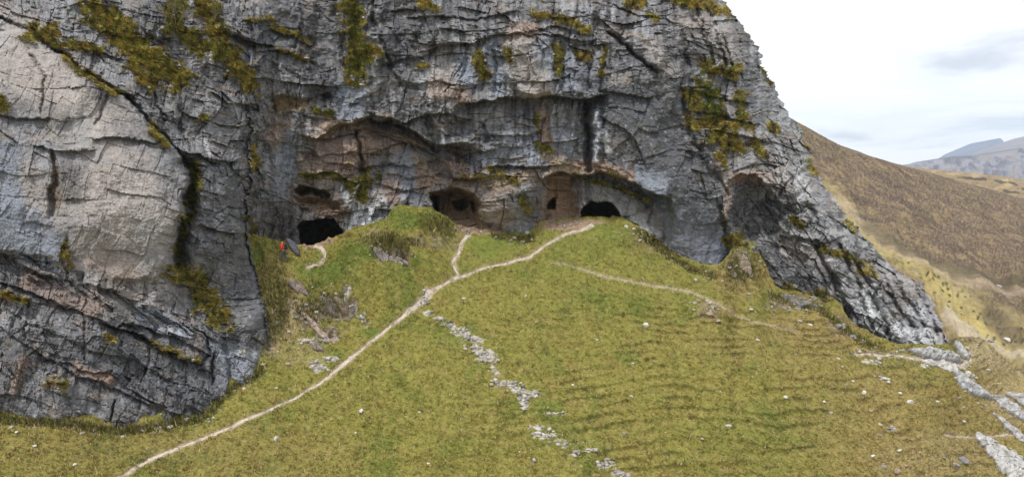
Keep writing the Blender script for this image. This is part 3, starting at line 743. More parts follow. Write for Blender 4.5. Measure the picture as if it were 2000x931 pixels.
MOSS = [([(60, 65), (110, 70)], 16, 1, .1), ([(125, 88), (200, 98)], 10, 1, .1), ([(130, 112), (165, 140), (210, 170), (235, 182)], 8, 1, .1), ([(185, 20), (220, 40), (250, 85), (300, 125), (345, 150)], 30, 1, .25),
        ([(215, 60), (260, 110), (290, 160)], 20, .9, .1), ([(350, 5), (345, 50), (380, 85), (430, 100)], 24, 1, .45), ([(400, 5), (420, 50), (440, 100), (490, 165)], 22, 1, .15), ([(295, 250), (322, 282)], 8, 1, .1),
        ([(378, 325), (382, 380), (362, 430), (348, 490)], 11, 1, .5), ([(350, 530), (385, 545), (405, 590), (430, 620)], 26, .9, .2), ([(390, 232), (404, 234)], 7, 1, 0), ([(0, 190), (14, 205)], 15, 1, .3),
        ([(0, 575), (50, 590)], 8, 1, .0), ([(496, 290), (498, 330)], 9, 1, .1), ([(485, 430), (495, 470)], 10, .7, .4), ([(100, 745), (125, 752)], 12, .7, 0), ([(300, 668), (385, 705)], 6, .8, .1), ([(130, 480), (135, 520)], 7, .8, 0),
        ([(205, 655), (225, 665)], 7, .7, 0), ([(688, -10), (692, 50), (702, 110), (692, 140)], 25, 1, .55), ([(715, 90), (722, 110)], 17, .9, .1), ([(485, 37), (530, 42)], 5, .9, .0), ([(532, 52), (605, 82)], 5, .8, .1), ([(552, 98), (605, 122)], 5, .8, 0),
        ([(815, 5), (845, 15)], 12, .9, .0), ([(938, 105), (940, 150)], 13, 1, .2), ([(815, 122), (830, 128)], 8, .9, 0), ([(620, 218), (643, 228)], 7, 1, .8), ([(595, 342), (640, 345), (690, 362)], 8, .8, .6), ([(706, 340), (706, 382)], 17, .9, .5),
        ([(740, 335), (742, 350)], 7, .9, .5), ([(1045, 28), (1090, 34), (1150, 57)], 8, 1, 0), ([(1093, 95), (1095, 145)], 8, .9, .4), ([(1177, 95), (1178, 145)], 6, .8, .3), ([(993, 100), (997, 118)], 8, .8, .1), ([(1125, 106), (1150, 110)], 10, .8, 0),
        ([(1300, -5), (1380, 10), (1425, 28)], 13, 1, 0), ([(1225, 5), (1250, 6)], 8, 1, 0), ([(1268, 28), (1285, 45)], 7, .8, 0), ([(1395, 140), (1440, 138)], 13, 1, .1), ([(1385, 180), (1395, 215)], 19, 1, .9), ([(1345, 185), (1400, 225)], 18, .9, .3),
        ([(1345, 235), (1400, 245), (1462, 248)], 14, 1, .05), ([(1395, 270), (1440, 285)], 20, 1, .1), ([(1475, 285), (1490, 295)], 11, 1, .1), ([(1450, 190), (1455, 240)], 14, .9, .4), ([(1405, 300), (1410, 325)], 10, .8, .1),
        ([(1380, 120), (1365, 160)], 12, .7, .6), ([(1050, 285), (1080, 292)], 9, .8, .5), ([(1048, 225), (1052, 260)], 6, .8, .4), ([(1018, 385), (1035, 402)], 12, .8, .4), ([(1503, 246), (1518, 256)], 9, 1, .1), ([(1577, 260), (1582, 285)], 8, 1, .3),
        ([(1582, 315), (1592, 335)], 8, 1, .1), ([(1545, 425), (1560, 440)], 11, .8, .2), ([(1600, 480), (1640, 500)], 10, .7, .1), ([(1680, 525), (1710, 540)], 10, .7, .1), ([(1600, 570), (1640, 600)], 12, .6, .1), ([(1490, 130), (1500, 160)], 8, .7, .1),
        ([(1130, 350), (1180, 358), (1230, 375)], 6, .7, .7), ([(1240, 378), (1262, 392)], 8, .7, .4), ([(960, 330), (990, 345), (1010, 355)], 8, .7, .3), ([(1200, 340), (1218, 372)], 6, .5, .4), ([(900, 340), (950, 345), (1000, 350)], 6, .6, .3),
        ([(1430, 470), (1450, 500), (1470, 530)], 20, .9, .1), ([(1540, 560), (1600, 590)], 12, .7, .1), ([(1655, 500), (1700, 520)], 8, .7, .1), ([(1240, 440), (1300, 485), (1350, 515)], 5, .7, .1), ([(470, 690), (515, 660)], 4, .4, 0), ([(1650, 430), (1670, 450)], 7, .8, .0)]
TONES = [('pale', [(40, 120), (130, 190), (200, 230)], 75, .85), ('pale', [(200, 320), (260, 420), (250, 460)], 88, .85), ('pale', [(60, 350), (90, 440)], 40, .6), ('pale', [(20, 60), (60, 110)], 50, .6), ('pale', [(170, 400), (220, 520), (270, 560)], 70, .6),
         ('blue', [(20, 420), (100, 480), (30, 470)], 38, .7), ('dark', [(230, 250), (300, 270)], 26, .35), ('grey', [(150, 250), (170, 300)], 30, .5), ('dark', [(60, 210), (120, 230)], 20, .4), ('grey', [(280, 430), (300, 500)], 30, .45), ('dark', [(20, 330), (40, 420)], 14, .5), ('blue', [(10, 300), (20, 400)], 30, .6), ('dark', [(130, 320), (140, 380), (150, 340)], 22, .55), ('dark', [(190, 160), (200, 190)], 24, .5), ('brown', [(108, 330), (110, 400)], 10, .7), ('dark', [(230, 170), (260, 200)], 22, .4),
         ('dark', [(290, 20), (320, 70)], 30, .6), ('dark', [(440, 20), (500, 60), (560, 40)], 40, .5), ('dark', [(420, 340), (440, 430), (420, 500)], 55, .6), ('dark', [(60, 570), (140, 600)], 40, .45), ('pink', [(60, 555), (130, 580), (190, 600)], 24, .4), ('pink', [(190, 520), (240, 540)], 24, .3),
         ('dark', [(140, 690), (230, 720), (360, 780), (400, 770)], 46, .7), ('dark', [(30, 700), (60, 780)], 40, .5), ('dark', [(260, 650), (350, 720), (400, 740)], 36, .6), ('pink', [(150, 715), (210, 740)], 10, .7), ('blue', [(280, 615), (350, 650)], 20, .7), ('white', [(290, 620), (340, 650)], 8, .4),
         ('pink', [(40, 710), (30, 760)], 14, .5), ('ochre', [(95, 745), (125, 755)], 12, .6), ('blue', [(420, 680), (470, 700), (450, 740)], 30, .5), ('white', [(455, 690), (500, 690)], 8, .4), ('dark', [(480, 560), (500, 620), (480, 650)], 26, .5), ('grey', [(350, 200), (400, 260)], 40, .4),
         ('white', [(110, 60), (122, 72)], 8, .9), ('white', [(248, 95), (275, 120)], 9, .8), ('white', [(370, 90), (410, 115)], 9, .8), ('white', [(345, 165), (352, 200)], 6, .7), ('white', [(455, 205), (470, 235)], 8, .5), ('white', [(402, 270), (408, 300)], 5, .5),
         ('dark', [(540, 60), (640, 60), (630, 150)], 60, .55), ('dark', [(760, 20), (780, 120), (800, 60)], 44, .65), ('dark', [(880, 30), (960, 30)], 30, .35), ('blue', [(485, 110), (495, 110)], 12, .6), ('blue', [(670, 180), (680, 220), (700, 190)], 28, .7), ('blue', [(570, 220), (560, 300), (540, 380)], 20, .5),
         ('blue', [(900, 110), (912, 170)], 14, .8), ('blue', [(965, 90), (975, 170)], 16, .8), ('white', [(865, 130), (850, 160)], 22, .35), ('pale', [(1010, 90), (1040, 150), (1060, 170)], 34, .8), ('pale', [(850, 130), (880, 170)], 30, .5), ('pink', [(860, 175), (900, 185)], 22, .5), ('pink', [(1000, 62), (1040, 60)], 16, .5),
         ('blue', [(1080, 100), (1110, 160), (1160, 150)], 36, .5), ('blue', [(1000, 290), (1100, 280), (1040, 300)], 36, .5), ('blue', [(1167, 215), (1168, 320)], 12, .9), ('white', [(1165, 220), (1166, 320)], 5, .5), ('white', [(1180, 260), (1185, 290)], 8, .6),
         ('pink', [(560, 240), (530, 270)], 16, .5), ('pink', [(640, 275), (690, 300), (640, 330)], 42, .65), ('pink', [(720, 270), (800, 290)], 26, .55), ('pink', [(760, 370), (840, 350), (830, 330)], 30, .65), ('pink', [(850, 385), (835, 370)], 14, .6), ('pink', [(960, 400), (985, 420)], 30, .6),
         ('ochre', [(900, 355), (1000, 352), (1040, 340)], 18, .5), ('ochre', [(540, 205), (600, 200)], 14, .8), ('ochre', [(640, 245), (720, 240)], 10, .6), ('brown', [(590, 385), (640, 400), (660, 415)], 26, .7), ('brown', [(780, 430), (770, 400)], 12, .4), ('pink', [(1060, 220), (1070, 270)], 14, .8),
         ('pink', [(1090, 365), (1100, 420)], 36, 1), ('pink', [(1125, 325), (1180, 330), (1230, 345)], 12, .8), ('pink', [(1180, 320), (1170, 330)], 12, .6), ('ochre', [(1065, 300), (1125, 335)], 14, .5), ('pink', [(880, 325), (925, 335)], 14, .7), ('ochre', [(905, 420), (915, 440), (900, 455)], 40, .8),
         ('blue', [(790, 310), (800, 380)], 20, .7), ('white', [(705, 395), (725, 440), (690, 440), (740, 400)], 15, .9), ('white', [(670, 370), (700, 420)], 8, .7), ('grey', [(750, 430), (740, 400)], 12, .5), ('blue', [(930, 320), (960, 310)], 20, .6), ('pale', [(850, 330), (810, 310)], 10, .3),
         ('grey', [(1010, 420), (1030, 450)], 24, .4), ('white', [(1180, 385), (1230, 420), (1260, 440)], 20, .4), ('grey', [(1160, 375), (1230, 400)], 20, .5), ('dark', [(1220, 180), (1280, 260), (1330, 380), (1380, 470)], 75, .85), ('dark', [(1330, 100), (1340, 200)], 32, .5), ('dark', [(1190, 120), (1180, 60)], 20, .3),
         ('blue', [(1260, 345), (1290, 365)], 22, .7), ('blue', [(1340, 440), (1400, 500)], 46, .35), ('pale', [(1270, 90), (1300, 130)], 20, .5), ('pale', [(1200, 150), (1225, 155)], 16, .4), ('dark', [(1430, 160), (1480, 220)], 40, .35), ('pale', [(1345, 40), (1400, 60), (1430, 110)], 30, .5),
         ('pink', [(1430, 345), (1490, 345)], 12, .95), ('pink', [(1425, 360), (1420, 420)], 8, .6), ('dark', [(1460, 400), (1500, 440)], 36, .8), ('pale', [(1410, 330), (1416, 440)], 7, .6), ('blue', [(1410, 460), (1415, 520)], 16, .6), ('dark', [(1480, 500), (1560, 560), (1610, 590)], 36, .7), ('dark', [(1620, 440), (1650, 520)], 22, .5),
         ('pale', [(1550, 490), (1620, 500)], 26, .6), ('pale', [(1500, 330), (1560, 360)], 40, .4), ('white', [(1690, 580), (1740, 640), (1800, 665), (1840, 690)], 22, .75), ('white', [(1620, 500), (1650, 560)], 16, .35), ('white', [(1780, 600), (1820, 650)], 16, .5), ('white', [(1700, 600), (1720, 620)], 20, .6),
         ('white', [(1560, 330), (1575, 390)], 12, .4), ('brown', [(1760, 600), (1800, 560)], 16, .3), ('pale', [(1700, 540), (1780, 570)], 26, .5), ('pink', [(1100, 440), (1060, 440)], 14, .6)]

ED = np.broadcast_to(ed_s[:, None], PX.shape)
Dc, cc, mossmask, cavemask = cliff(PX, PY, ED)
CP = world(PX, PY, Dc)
# the far side of the crag: the face turns the corner and runs back
nb = 26
last = CP[:, -1:, :]
prev_px = PX[:, -1:]
t = (np.arange(1, nb + 1) / nb)[None, :]
bx_ = ed[:, None] - 10 * t - 60 * t * t
bd = Dc[:, -1:] + 26 * t + .5 * fbm(t * 9 + 0 * bx_, PY[:, :1] / 30 + 0 * t, 3, 131)
BP = world(bx_, np.broadcast_to(PY[:, :1], bx_.shape), bd)
bcol = np.repeat(cc[:, -3:-2], nb, 1) * (1 + .3 * fbm(t * 20 + 0 * bx_, PY[:, :1] / 20 + 0 * t, 3, 132))[..., None]
AV = np.concatenate([CP, BP], 1); AC = np.concatenate([cc, bcol], 1)
# the rock top runs back from the upper edge
topr = np.stack([AV[0] + np.array([0, k * 4.0, k * 1.2]) for k in range(6, 0, -1)])
AV = np.concatenate([topr, AV]); AC = np.concatenate([np.repeat(AC[:1], 6, 0), AC])
me = mesh_from("cliff", AV, grid_faces(AV.shape[0], AV.shape[1]), AC, MROCK, smooth=False)
link("cliff", me, kind="structure", label="tall grey limestone cliff with dark caves along its foot")

# ================================================================== FAR LAND
def sheet(name, ctrl, x0, x1, top, bottom, nr, nc, colf, mat, label, lift=None, back=(30, 20), edge_noise=2.0):
    T = TPS(ctrl, 1e-5)
    u = np.linspace(x0, x1, nc)
    tp = np.interp(u, [p[0] for p in top], [p[1] for p in top]) + edge_noise * fbm(u / 40, u * 0 + 3.3, 4, 141)
    v = np.linspace(0, 1, nr)[:, None] ** 1.25
    X = np.broadcast_to(u, (nr, nc)).copy(); Y = tp[None] + (bottom - tp[None]) * v
    P = world(X, Y, T.depth(X, Y))
    c = colf(X, Y, P)
    if lift is not None: P = P.copy(); P[..., 2] += lift(X, Y, P) * sst(0, .03, v)
    bk = np.stack([P[0] + np.array([0, back[0] * k, -back[1] * k * k]) for k in (4, 3, 2, 1)])
    P = np.concatenate([bk, P]); c = np.concatenate([np.repeat(c[:1], 4, 0), c])
    me = mesh_from(name, P, grid_faces(P.shape[0], nc), c, mat, smooth=True)
    return link(name, me, kind="structure", label=label)

HC = [(1400, 200, 260), (1560, 236, 260), (1600, 262, 265), (1700, 303, 285), (1780, 326, 320), (1870, 352, 350), (2000, 390, 360), (2250, 460, 340), (1650, 400, 190), (1700, 480, 150), (1800, 400, 240), (1800, 550, 128), (1850, 600, 112), (2000, 560, 150), (2000, 480, 230),
      (2000, 650, 112), (1900, 650, 100), (2000, 740, 88), (2250, 700, 105), (1550, 500, 140), (1400, 500, 140), (1400, 700, 95), (1800, 760, 82), (2250, 860, 76), (1800, 900, 68), (1400, 900, 72)]
def hill_col(X, Y, P):
    x, y = P[..., 0], P[..., 1]
    a = fbm(x / 14, y / 14, 4, 151); b = fbm(x / 3, y / 5, 4, 152); s = fbm((X - .55 * Y) / 14, (Y + .4 * X) / 60, 4, 153)
    fine = fbm(X / 4.5, Y / 2.2, 4, 156)
    c = np.zeros(X.shape + (3,)) + np.array([.115, .082, .058])
    c = mixc(c, (.225, .165, .09), sst(-.1, .5, b + .5 * s)); c = mixc(c, (.12, .11, .045), sst(.1, .6, fbm(x / 22, y / 9, 4, 157)) * .5); c = mixc(c, (.085, .062, .05), sst(.05, .5, a + .4 * s))
    c = mixc(c, (.25, .19, .12), sst(.0, .4, fine) * .6); c = mixc(c, (.085, .062, .045), sst(.05, .4, -fine) * .6)
    # valley bottom: yellow grass, pale scree, dark heather
    yel = 1 - sst(-30, 30, poly_sd(X + 22 * a, Y + 14 * b, [(1600, 370), (1640, 400), (1700, 470), (1760, 510), (1850, 545), (1900, 585), (2000, 650), (2260, 720), (2260, 800), (1900, 700), (1780, 560), (1600, 430)]))
    yc = np.zeros(X.shape + (3,)) + np.array([.36, .29, .115]); yc = mixc(yc, (.30, .25, .14), sst(0, .5, b))
    c = c + (yc - c) * (np.clip(yel, 0, 1) * (1 - .0))[..., None]
    hv, hf2, hid, _, _ = voro(X / 15 + .4 * a, Y / 8, 155)
    c = mixc(c, (.075, .065, .028), yel * sst(.35, .15, hv) * (hid > .45) * sst(470, 560, Y))
    c = mixc(c, (.38, .30, .21), (1 - sst(4, 16, seg_dist(X + 5 * a, Y + 5 * b, [(1640, 400), (1720, 480), (1800, 530), (1900, 560), (2000, 590), (2100, 620)]))) * .5)
    c = mixc(c, (.09, .075, .045), (1 - sst(3, 16, seg_dist(X + 8 * a, Y + 5 * b, [(1690, 450), (1760, 500), (1860, 540), (2000, 570)]))) * .7)
    c = mixc(c, (.40, .34, .25), (1 - sst(6, 20, seg_dist(X + 5 * a, Y + 5 * b, [(1850, 625), (1900, 650), (1960, 690), (2040, 740)]))) * .8)
    c = mixc(c, (.09, .07, .05), (1 - sst(6, 22, seg_dist(X + 8 * a, Y + 6 * b, [(1930, 620), (2000, 680), (2100, 740)]))) * .7)
    return c
def hill_lift(X, Y, P):
    x, y = P[..., 0], P[..., 1]
    return .9 * fbm(x / 9, y / 9, 5, 161, .55) + .38 * fbm(x / 2.2, y / 3.5, 3, 162, .7) + 2.4 * ridged((X - .5 * Y) / 90, (Y + X * .4) / 260, 3, 163)
sheet("moorland_hill", HC, 1380, 2240, [(1380, 150), (1500, 205), (1560, 240), (1600, 262), (1640, 283), (1700, 304), (1740, 317), (1780, 327), (1870, 352), (1930, 368), (2000, 388), (2240, 460)], 900, 480, 900, hill_col, MHILL,
      "brown heather covered hillside across the glen", hill_lift, (20, 6), 1.2)

PC = [(1700, 322, 900), (1780, 326, 900), (1850, 333, 950), (1950, 342, 1000), (2000, 350, 1000), (2250, 372, 1000), (1870, 352, 700), (2000, 390, 560), (1700, 352, 700), (2250, 460, 500), (1700, 480, 420), (2250, 500, 440)]
def plat_col(X, Y, P):
    a = fbm(X / 30, Y / 7, 4, 171); b = fbm(X / 8, Y / 2.5, 4, 172)
    c = np.zeros(X.shape + (3,)) + np.array([.23, .165, .085])
    c = mixc(c, (.33, .25, .12), sst(0, .5, a)); c = mixc(c, (.13, .095, .06), sst(.1, .5, b) * .7)
    for pts in ([(1868, 346), (1900, 348), (1925, 350)], [(1960, 372), (1990, 377)], [(1995, 368), (2020, 374)], [(1940, 352), (1985, 360)]):
        c = mixc(c, (.05, .035, .025), (1 - sst(1, 2.6, seg_dist(X + 4 * a, Y + b, pts))) * .95)
    return c
def plat_lift(X, Y, P): return 2.0 * fbm(X / 22, Y / 6, 4, 173)
sheet("moorland_plateau", PC, 1690, 2240, [(1690, 326), (1780, 326), (1850, 333), (1900, 338), (1950, 343), (2000, 350), (2240, 372)], 480, 120, 360, plat_col, MHILL,
      "flat brown peat moor behind the hillside", plat_lift, (60, 4), .6)

MC = [(1650, 345, 3300), (2000, 262, 3600), (2240, 215, 3700), (1780, 322, 3300), (2000, 350, 2700), (2240, 350, 2600), (1650, 400, 2200), (2240, 400, 2100)]
def mount_col(X, Y, P):
    a = fbm(X / 40, Y / 12, 4, 181); b = ridged(X / 22 + .8 * a, Y / 7, 4, 182)
    c = np.zeros(X.shape + (3,)) + np.array([.085, .085, .115])  # grey rock tinted blue: part of the distance haze is in the colour
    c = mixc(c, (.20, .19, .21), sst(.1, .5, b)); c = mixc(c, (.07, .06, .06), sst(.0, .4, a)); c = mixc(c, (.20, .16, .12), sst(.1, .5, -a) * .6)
    return c
def mount_lift(X, Y, P): return 34 * ridged(X / 30, Y / 14, 5, 183) - 26
sheet("mountain", MC, 1650, 2240, [(1650, 350), (1740, 334), (1790, 320), (1820, 313), (1860, 306), (1900, 302), (1930, 305), (1962, 306), (1980, 298), (2000, 283), (2060, 258), (2120, 244), (2240, 220)], 410, 160, 460, mount_col, MMOUNT,
      "long rocky mountain ridge fading blue in the haze", mount_lift, (300, 20), 2.0)
QC = [(1850, 300, 6500), (1950, 275, 6500), (2100, 300, 6500), (1850, 360, 6000), (2100, 360, 6000)]
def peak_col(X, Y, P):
    return np.zeros(X.shape + (3,)) + np.array([.04, .06, .10]) * (1 + .4 * fbm(X / 10, Y / 6, 3, 185))[..., None]  # blue of the far haze is put into the peak's own colour
sheet("mountain", QC, 1860, 2060, [(1860, 325), (1895, 302), (1912, 294), (1930, 287), (1942, 277), (1950, 270), (1956, 271), (1966, 284), (1985, 300), (2060, 320)], 370, 60, 260, peak_col, MMOUNT,
      "small pointed blue peak showing over the ridge", lambda X, Y, P: 25 * ridged(X / 12, Y / 8, 4, 186) - 5, (400, 30), .8)

# broad floor of the land out to the horizon
gx = np.concatenate([-np.geomspace(7400, 60, 60), np.linspace(-50, 50, 12), np.geomspace(60, 7400, 60)])
gy = np.concatenate([-np.geomspace(3000, 20, 24), np.geomspace(20, 7400, 90)])
X, Y = np.meshgrid(gx, gy)
Z = -75 + 18 * fbm(X / 900, Y / 900, 3, 191)
lc = np.zeros(X.shape + (3,)) + np.array([.19, .15, .07]); lc = mixc(lc, (.12, .12, .04), sst(-.1, .5, fbm(X / 300, Y / 300, 4, 192)))
me = mesh_from("ground", np.stack([X, Y, Z], -1), grid_faces(*X.shape), lc, MHILL, smooth=True)
link("ground", me, kind="structure", label="wide moorland floor reaching the horizon")

# ================================================================== LOOSE THINGS
import bmesh
def one(px, py):
    p, c_, r_, d_ = ground(np.array([float(px)]), np.array([float(py)]))
    return p[0], d_[0]

def ico(sub):
    bm = bmesh.new(); bmesh.ops.create_icosphere(bm, subdivisions=sub, radius=1)
    V = np.array([v.co[:] for v in bm.verts]); Fc = np.array([[v.index for v in f.verts] for f in bm.faces]); bm.free()
    return V, Fc
ICO3, ICO2, ICO1 = ico(3), ico(2), ico(1)

def stone_shape(base, seed, sx, sy, sz):
    V, Fc = base
    r = np.random.default_rng(seed)
    V = V.copy()
    for k in range(7):                       # cut flat faces off a ball
        n = r.normal(size=3); n /= np.linalg.norm(n)
        h = .55 + .3 * r.random()
        dd = V @ n - h
        V -= np.where(dd > 0, dd, 0)[:, None] * n
    V *= (1 + .12 * fbm(V[:, 0] * 2 + seed, V[:, 1] * 2 + V[:, 2] * 1.7, 3, seed))[:, None]
    return V * np.array([sx, sy, sz]), Fc

STONES = [  # x, y, half width (picture units), label
    (1262, 633, 6.5, "brightest white stone lying alone in the middle of the grass slope"), (1480, 663, 4, "white stone in the grass below the end of the faint sheep track"),
    (1534, 778, 4.5, "elongated white stone on the open right grass slope"), (1578, 794, 3, "small grey stone beside the elongated white stone"), (1610, 784, 3.5, "round white stone right of the elongated one on the slope"),
    (1653, 752, 4, "grey stone left of a thin pale slab below the terrace track"), (1664, 746, 4, "thin leaning pale slab of stone below the terrace track"), (1686, 769, 5, "flat pale stone half sunk in turf below the terrace track"),
    (1700, 804, 4, "brownish pale stone on the terraced lower right slope"), (1777, 787, 7, "wide flat pale stone sunk in the grass below the spur"), (1706, 888, 4, "rounded white stone on the terraced ground low on the right"),
    (1757, 879, 4.5, "white angular stone on a terrace edge low on the right"), (1754, 918, 7, "large pale stone at the bottom among the brown terraces"), (1770, 908, 5, "pale stone just above the large one among the brown terraces"),
    (1866, 908, 8, "pointed grey boulder left of the white outcrop"), (1882, 900, 9, "long low grey boulder nearest the white outcrop"), (1844, 893, 4, "small pale stone left of the pointed grey boulder"), (1645, 719, 4, "pale stone under the left end of the terrace track"),
    (1736, 748, 4, "pale stone among green turf below the terrace track"), (1758, 769, 4, "white stone just above the wide flat one"), (542, 764, 3.5, "white stone between the left crag foot and the footpath"), (706, 801, 5, "white stone in the grass just below the footpath"),
    (539, 859, 6, "biggest white stone low on the slope below the footpath"), (906, 583, 4.5, "white stone in grass just under the path fork"), (819, 801, 3, "tiny white stone near the centre of the lower slope"), (837, 907, 3.5, "pale stone at the bottom left of the rubble strip"),
    (694, 843, 3, "tiny pale stone on the slope below the white one"), (583, 679, 3.5, "pale stone at the foot of the brown bank"), (563, 713, 5, "brown stone on the turf beside the near buttress"), (1027, 578, 3, "tiny white stone in the grass right of the path fork"),
    (1166, 660, 3, "tiny white stone between the rubble strip and the brightest stone"), (1119, 751, 3, "tiny pale stone right of the fan of white rubble"), (1236, 708, 3, "pale stone straight below the brightest white stone"), (1386, 616, 6, "pale stone in the brown scar under the sheep track"),
    (1402, 628, 5, "reddish stone at the lower end of the brown scar"), (1363, 588, 4.5, "brown stone at the top of the brown scar"), (1371, 858, 4, "pinkish stone in a small bare hole low on the slope"), (32, 844, 4, "pale stone on the turf at the far left crag foot"),
    (70, 874, 3.5, "small pale stone in the straw coloured grass far left"), (147, 909, 4, "pale stone low down in the grass left of the footpath"), (314, 835, 4, "pale stone touching the foot of the near crag"), (428, 778, 6, "grey block fallen at the corner of the near crag"),
    (338, 829, 3.5, "small grey stone at the near crag foot"), (1029, 453, 6, "pale yellow boulder at the foot of the pillar between the caves"), (1005, 466, 5, "pale stone at the base of the pillar between the caves"), (1222, 449, 5, "white stone on the turf right of the arched cave"),
    (1238, 455, 4, "whitish stone against the rock right of the arched cave"), (1449, 507, 7, "grey boulder on the brown bank below the right recess"), (1424, 530, 5, "pale stone at the lower tip of the big dark slab"), (1582, 635, 5, "pale stone on the upper edge of the right slope"),
    (1663, 657, 6, "grey stone at the foot of the rubbly spur"), (1636, 640, 7, "tall grey stone standing below the spur"), (1890, 730, 7, "pale block beside the bend of the terrace track"), (1935, 668, 5, "small dark stone on the pale shoulder"), (1968, 664, 8, "pale blocky boulder on the pale shoulder")]
MSTONEW = MSTONE
for i, (px, py, r, lab) in enumerate(STONES):
    p, d = one(px, py)
    m = r / F * d
    rr = np.random.default_rng(500 + i)
    V, Fc = stone_shape(ICO3, 500 + i, m * (1 + .3 * rr.random()), m * (.8 + .3 * rr.random()), m * (.55 + .3 * rr.random()))
    dark = any(w_ in lab for w_ in ("grey", "dark")); brown = any(w_ in lab for w_ in ("brown", "reddish", "pinkish"))
    base = np.array([.22, .22, .225]) if dark else np.array([.32, .23, .18]) if brown else np.array([.52, .50, .46])
    cc_ = base * (1 + .25 * fbm(V[:, 0] / m * 1.5 + i, V[:, 1] / m + V[:, 2] / m, 3, 7))[:, None]
    nm = "boulder" if ("boulder" in lab or "block" in lab) else "stone"
    o = link(nm, mesh_from(nm, V, Fc, cc_, MSTONE, smooth=False), label=lab, category=nm, group="pale stones scattered on the grass slope")
    o.location = (p[0], p[1], p[2] + m * .22)
    o.rotation_euler = (rr.uniform(-.2, .2), rr.uniform(-.3, .3), rr.uniform(0, 6.28))

# ---- bedrock showing through the turf
def outcrop(name, pts, hw, height, label, tone, seed, cat="rock outcrop", group=None, sub=1.3, pn=0):
    x, y, w_ = resample(pts, hw, sub)
    # widen the ribbon smoothly to nothing at its ends
    tx, ty = np.gradient(x), np.gradient(y); ln = np.hypot(tx, ty); nx, ny = -ty / ln, tx / ln
    L_ = len(x); t_ = np.linspace(0, 1, L_); env = np.sqrt(np.clip(np.sin(np.pi * np.clip(t_, .0, 1)), 0, 1)) if pn == 0 else np.sqrt(np.clip(1 - (1 - t_ * 4).clip(0) ** 2, 0, 1))
    n = max(13, int(2 * max(hw) / 1.0) | 1)
    s_ = np.linspace(-1, 1, n)
    wl = w_ * (env * (1 + .7 * fbm(t_ * L_ / 20, t_ * 0 + seed, 3, seed)) + .03); wr = w_ * (env * (1 + .7 * fbm(t_ * L_ / 20, t_ * 0 + seed + 5, 3, seed + 1)) + .03)
    ww = np.where(s_[None] < 0, wl[:, None], wr[:, None])
    X_ = x[:, None] + nx[:, None] * ww * s_; Y_ = y[:, None] + ny[:, None] * ww * s_
    P_ = ground(X_, Y_, detail=False, colour=False)
    a, b, z_ = P_[..., 0], P_[..., 1], P_[..., 2]
    f1, f2, cid, cx_, cy_ = voro(X_ / 24 + .5 * fbm(a, b, 2, seed), Y_ / 13, seed + 2)
    g1, g2, cid2, _, _ = voro(X_ / 5, Y_ / 4, seed + 3)
    prof = np.sqrt(np.clip(1 - np.abs(s_[None]) ** 3, 0, 1)) * np.clip(env[:, None] * 1.4, 0, 1)
    lift = height * prof * (.85 + .30 * (cid - .5) + .5 * cx_ * (np.modf(cid * 13.7)[0] - .5)) - height * .20 * np.exp(-((f2 - f1) / .04) ** 2) * prof + .05 * (cid2 - .5) * prof - .18 * (prof < .2)
    tn = fbm(X_ / 12, Y_ / 9, 4, seed + 4); lift = lift + height * .25 * tn * prof
    P_[..., 2] += .8 * lift; P_[..., 1] -= .6 * lift
    c_ = np.zeros(X_.shape + (3,)) + np.array(tone); c_ *= (1 + .35 * tn + .25 * (cid2 - .5))[..., None]
    c_ = mixc(c_, (.12, .11, .09), np.exp(-((f2 - f1) / .05) ** 2) * .6); c_ = mixc(c_, (.16, .13, .05), sst(.25, .6, fbm(a / .9, b / .9, 3, seed + 6)) * .6)
    o = link(name, mesh_from(name, P_, grid_faces(*X_.shape), c_, MROCK, smooth=False), label=label, category=cat)
    if group: o["group"] = group
    return o
outcrop("rock_outcrop", [(1906, 842), (1925, 862), (1955, 888), (1985, 918), (2030, 960), (2070, 1000)], [8, 12, 18, 24, 32, 36], .45, "broad white limestone outcrop running off the bottom right corner", (.40, .39, .375), 300, pn=1)
outcrop("rock_outcrop", [(1935, 808), (1975, 840), (2030, 880), (2080, 920)], [4, 7, 12, 14], .35, "thin white rib of rock above the broad outcrop", (.36, .345, .33), 310)
outcrop("rock_outcrop", [(1855, 722), (1885, 752), (1920, 772), (1942, 780)], [7, 10, 11, 6], .5, "grey white ribbed outcrop below the bend of the terrace track", (.34, .34, .34), 320)
outcrop("rock_outcrop", [(1930, 770), (1960, 785), (1990, 808), (2020, 828)], [6, 10, 8, 5], .45, "slanting pale outcrop with ribs at the right edge", (.36, .35, .345), 330)
outcrop("rock_outcrop", [(1960, 768), (2000, 782), (2060, 800)], [6, 9, 10], .4, "upper pale outcrop leaving the right edge", (.36, .35, .345), 340)
outcrop("rock_outcrop", [(1795, 704), (1825, 712), (1860, 722), (1875, 735)], [5, 7, 9, 6], .35, "low blocky outcrop between the spur foot and the track", (.40, .38, .35), 350)
outcrop("rock_outcrop", [(1770, 686), (1810, 694), (1850, 698), (1885, 706)], [5, 9, 9, 5], .7, "pale broken toe of the rocky spur above the terrace track", (.33, .325, .32), 345)
outcrop("rock_outcrop", [(1862, 668), (1880, 690), (1893, 702)], [5, 6, 4], .5, "small pale rib of rock at the tip of the spur", (.33, .325, .32), 347)
outcrop("rock_outcrop", [(558, 466), (570, 480), (586, 500)], [6, 8, 6], .35, "dark grey tilted slab of rock behind the walker", (.10, .10, .115), 360)
outcrop("rock_outcrop", [(562, 556), (586, 562), (604, 572)], [5, 8, 5], .25, "dark rock lump at the top of the brown bank below the walker", (.20, .165, .145), 370)
outcrop("rock_outcrop", [(622, 580), (640, 588), (658, 602)], [4, 7, 5], .28, "dark rock lump in the middle of the brown bank", (.19, .16, .145), 371)
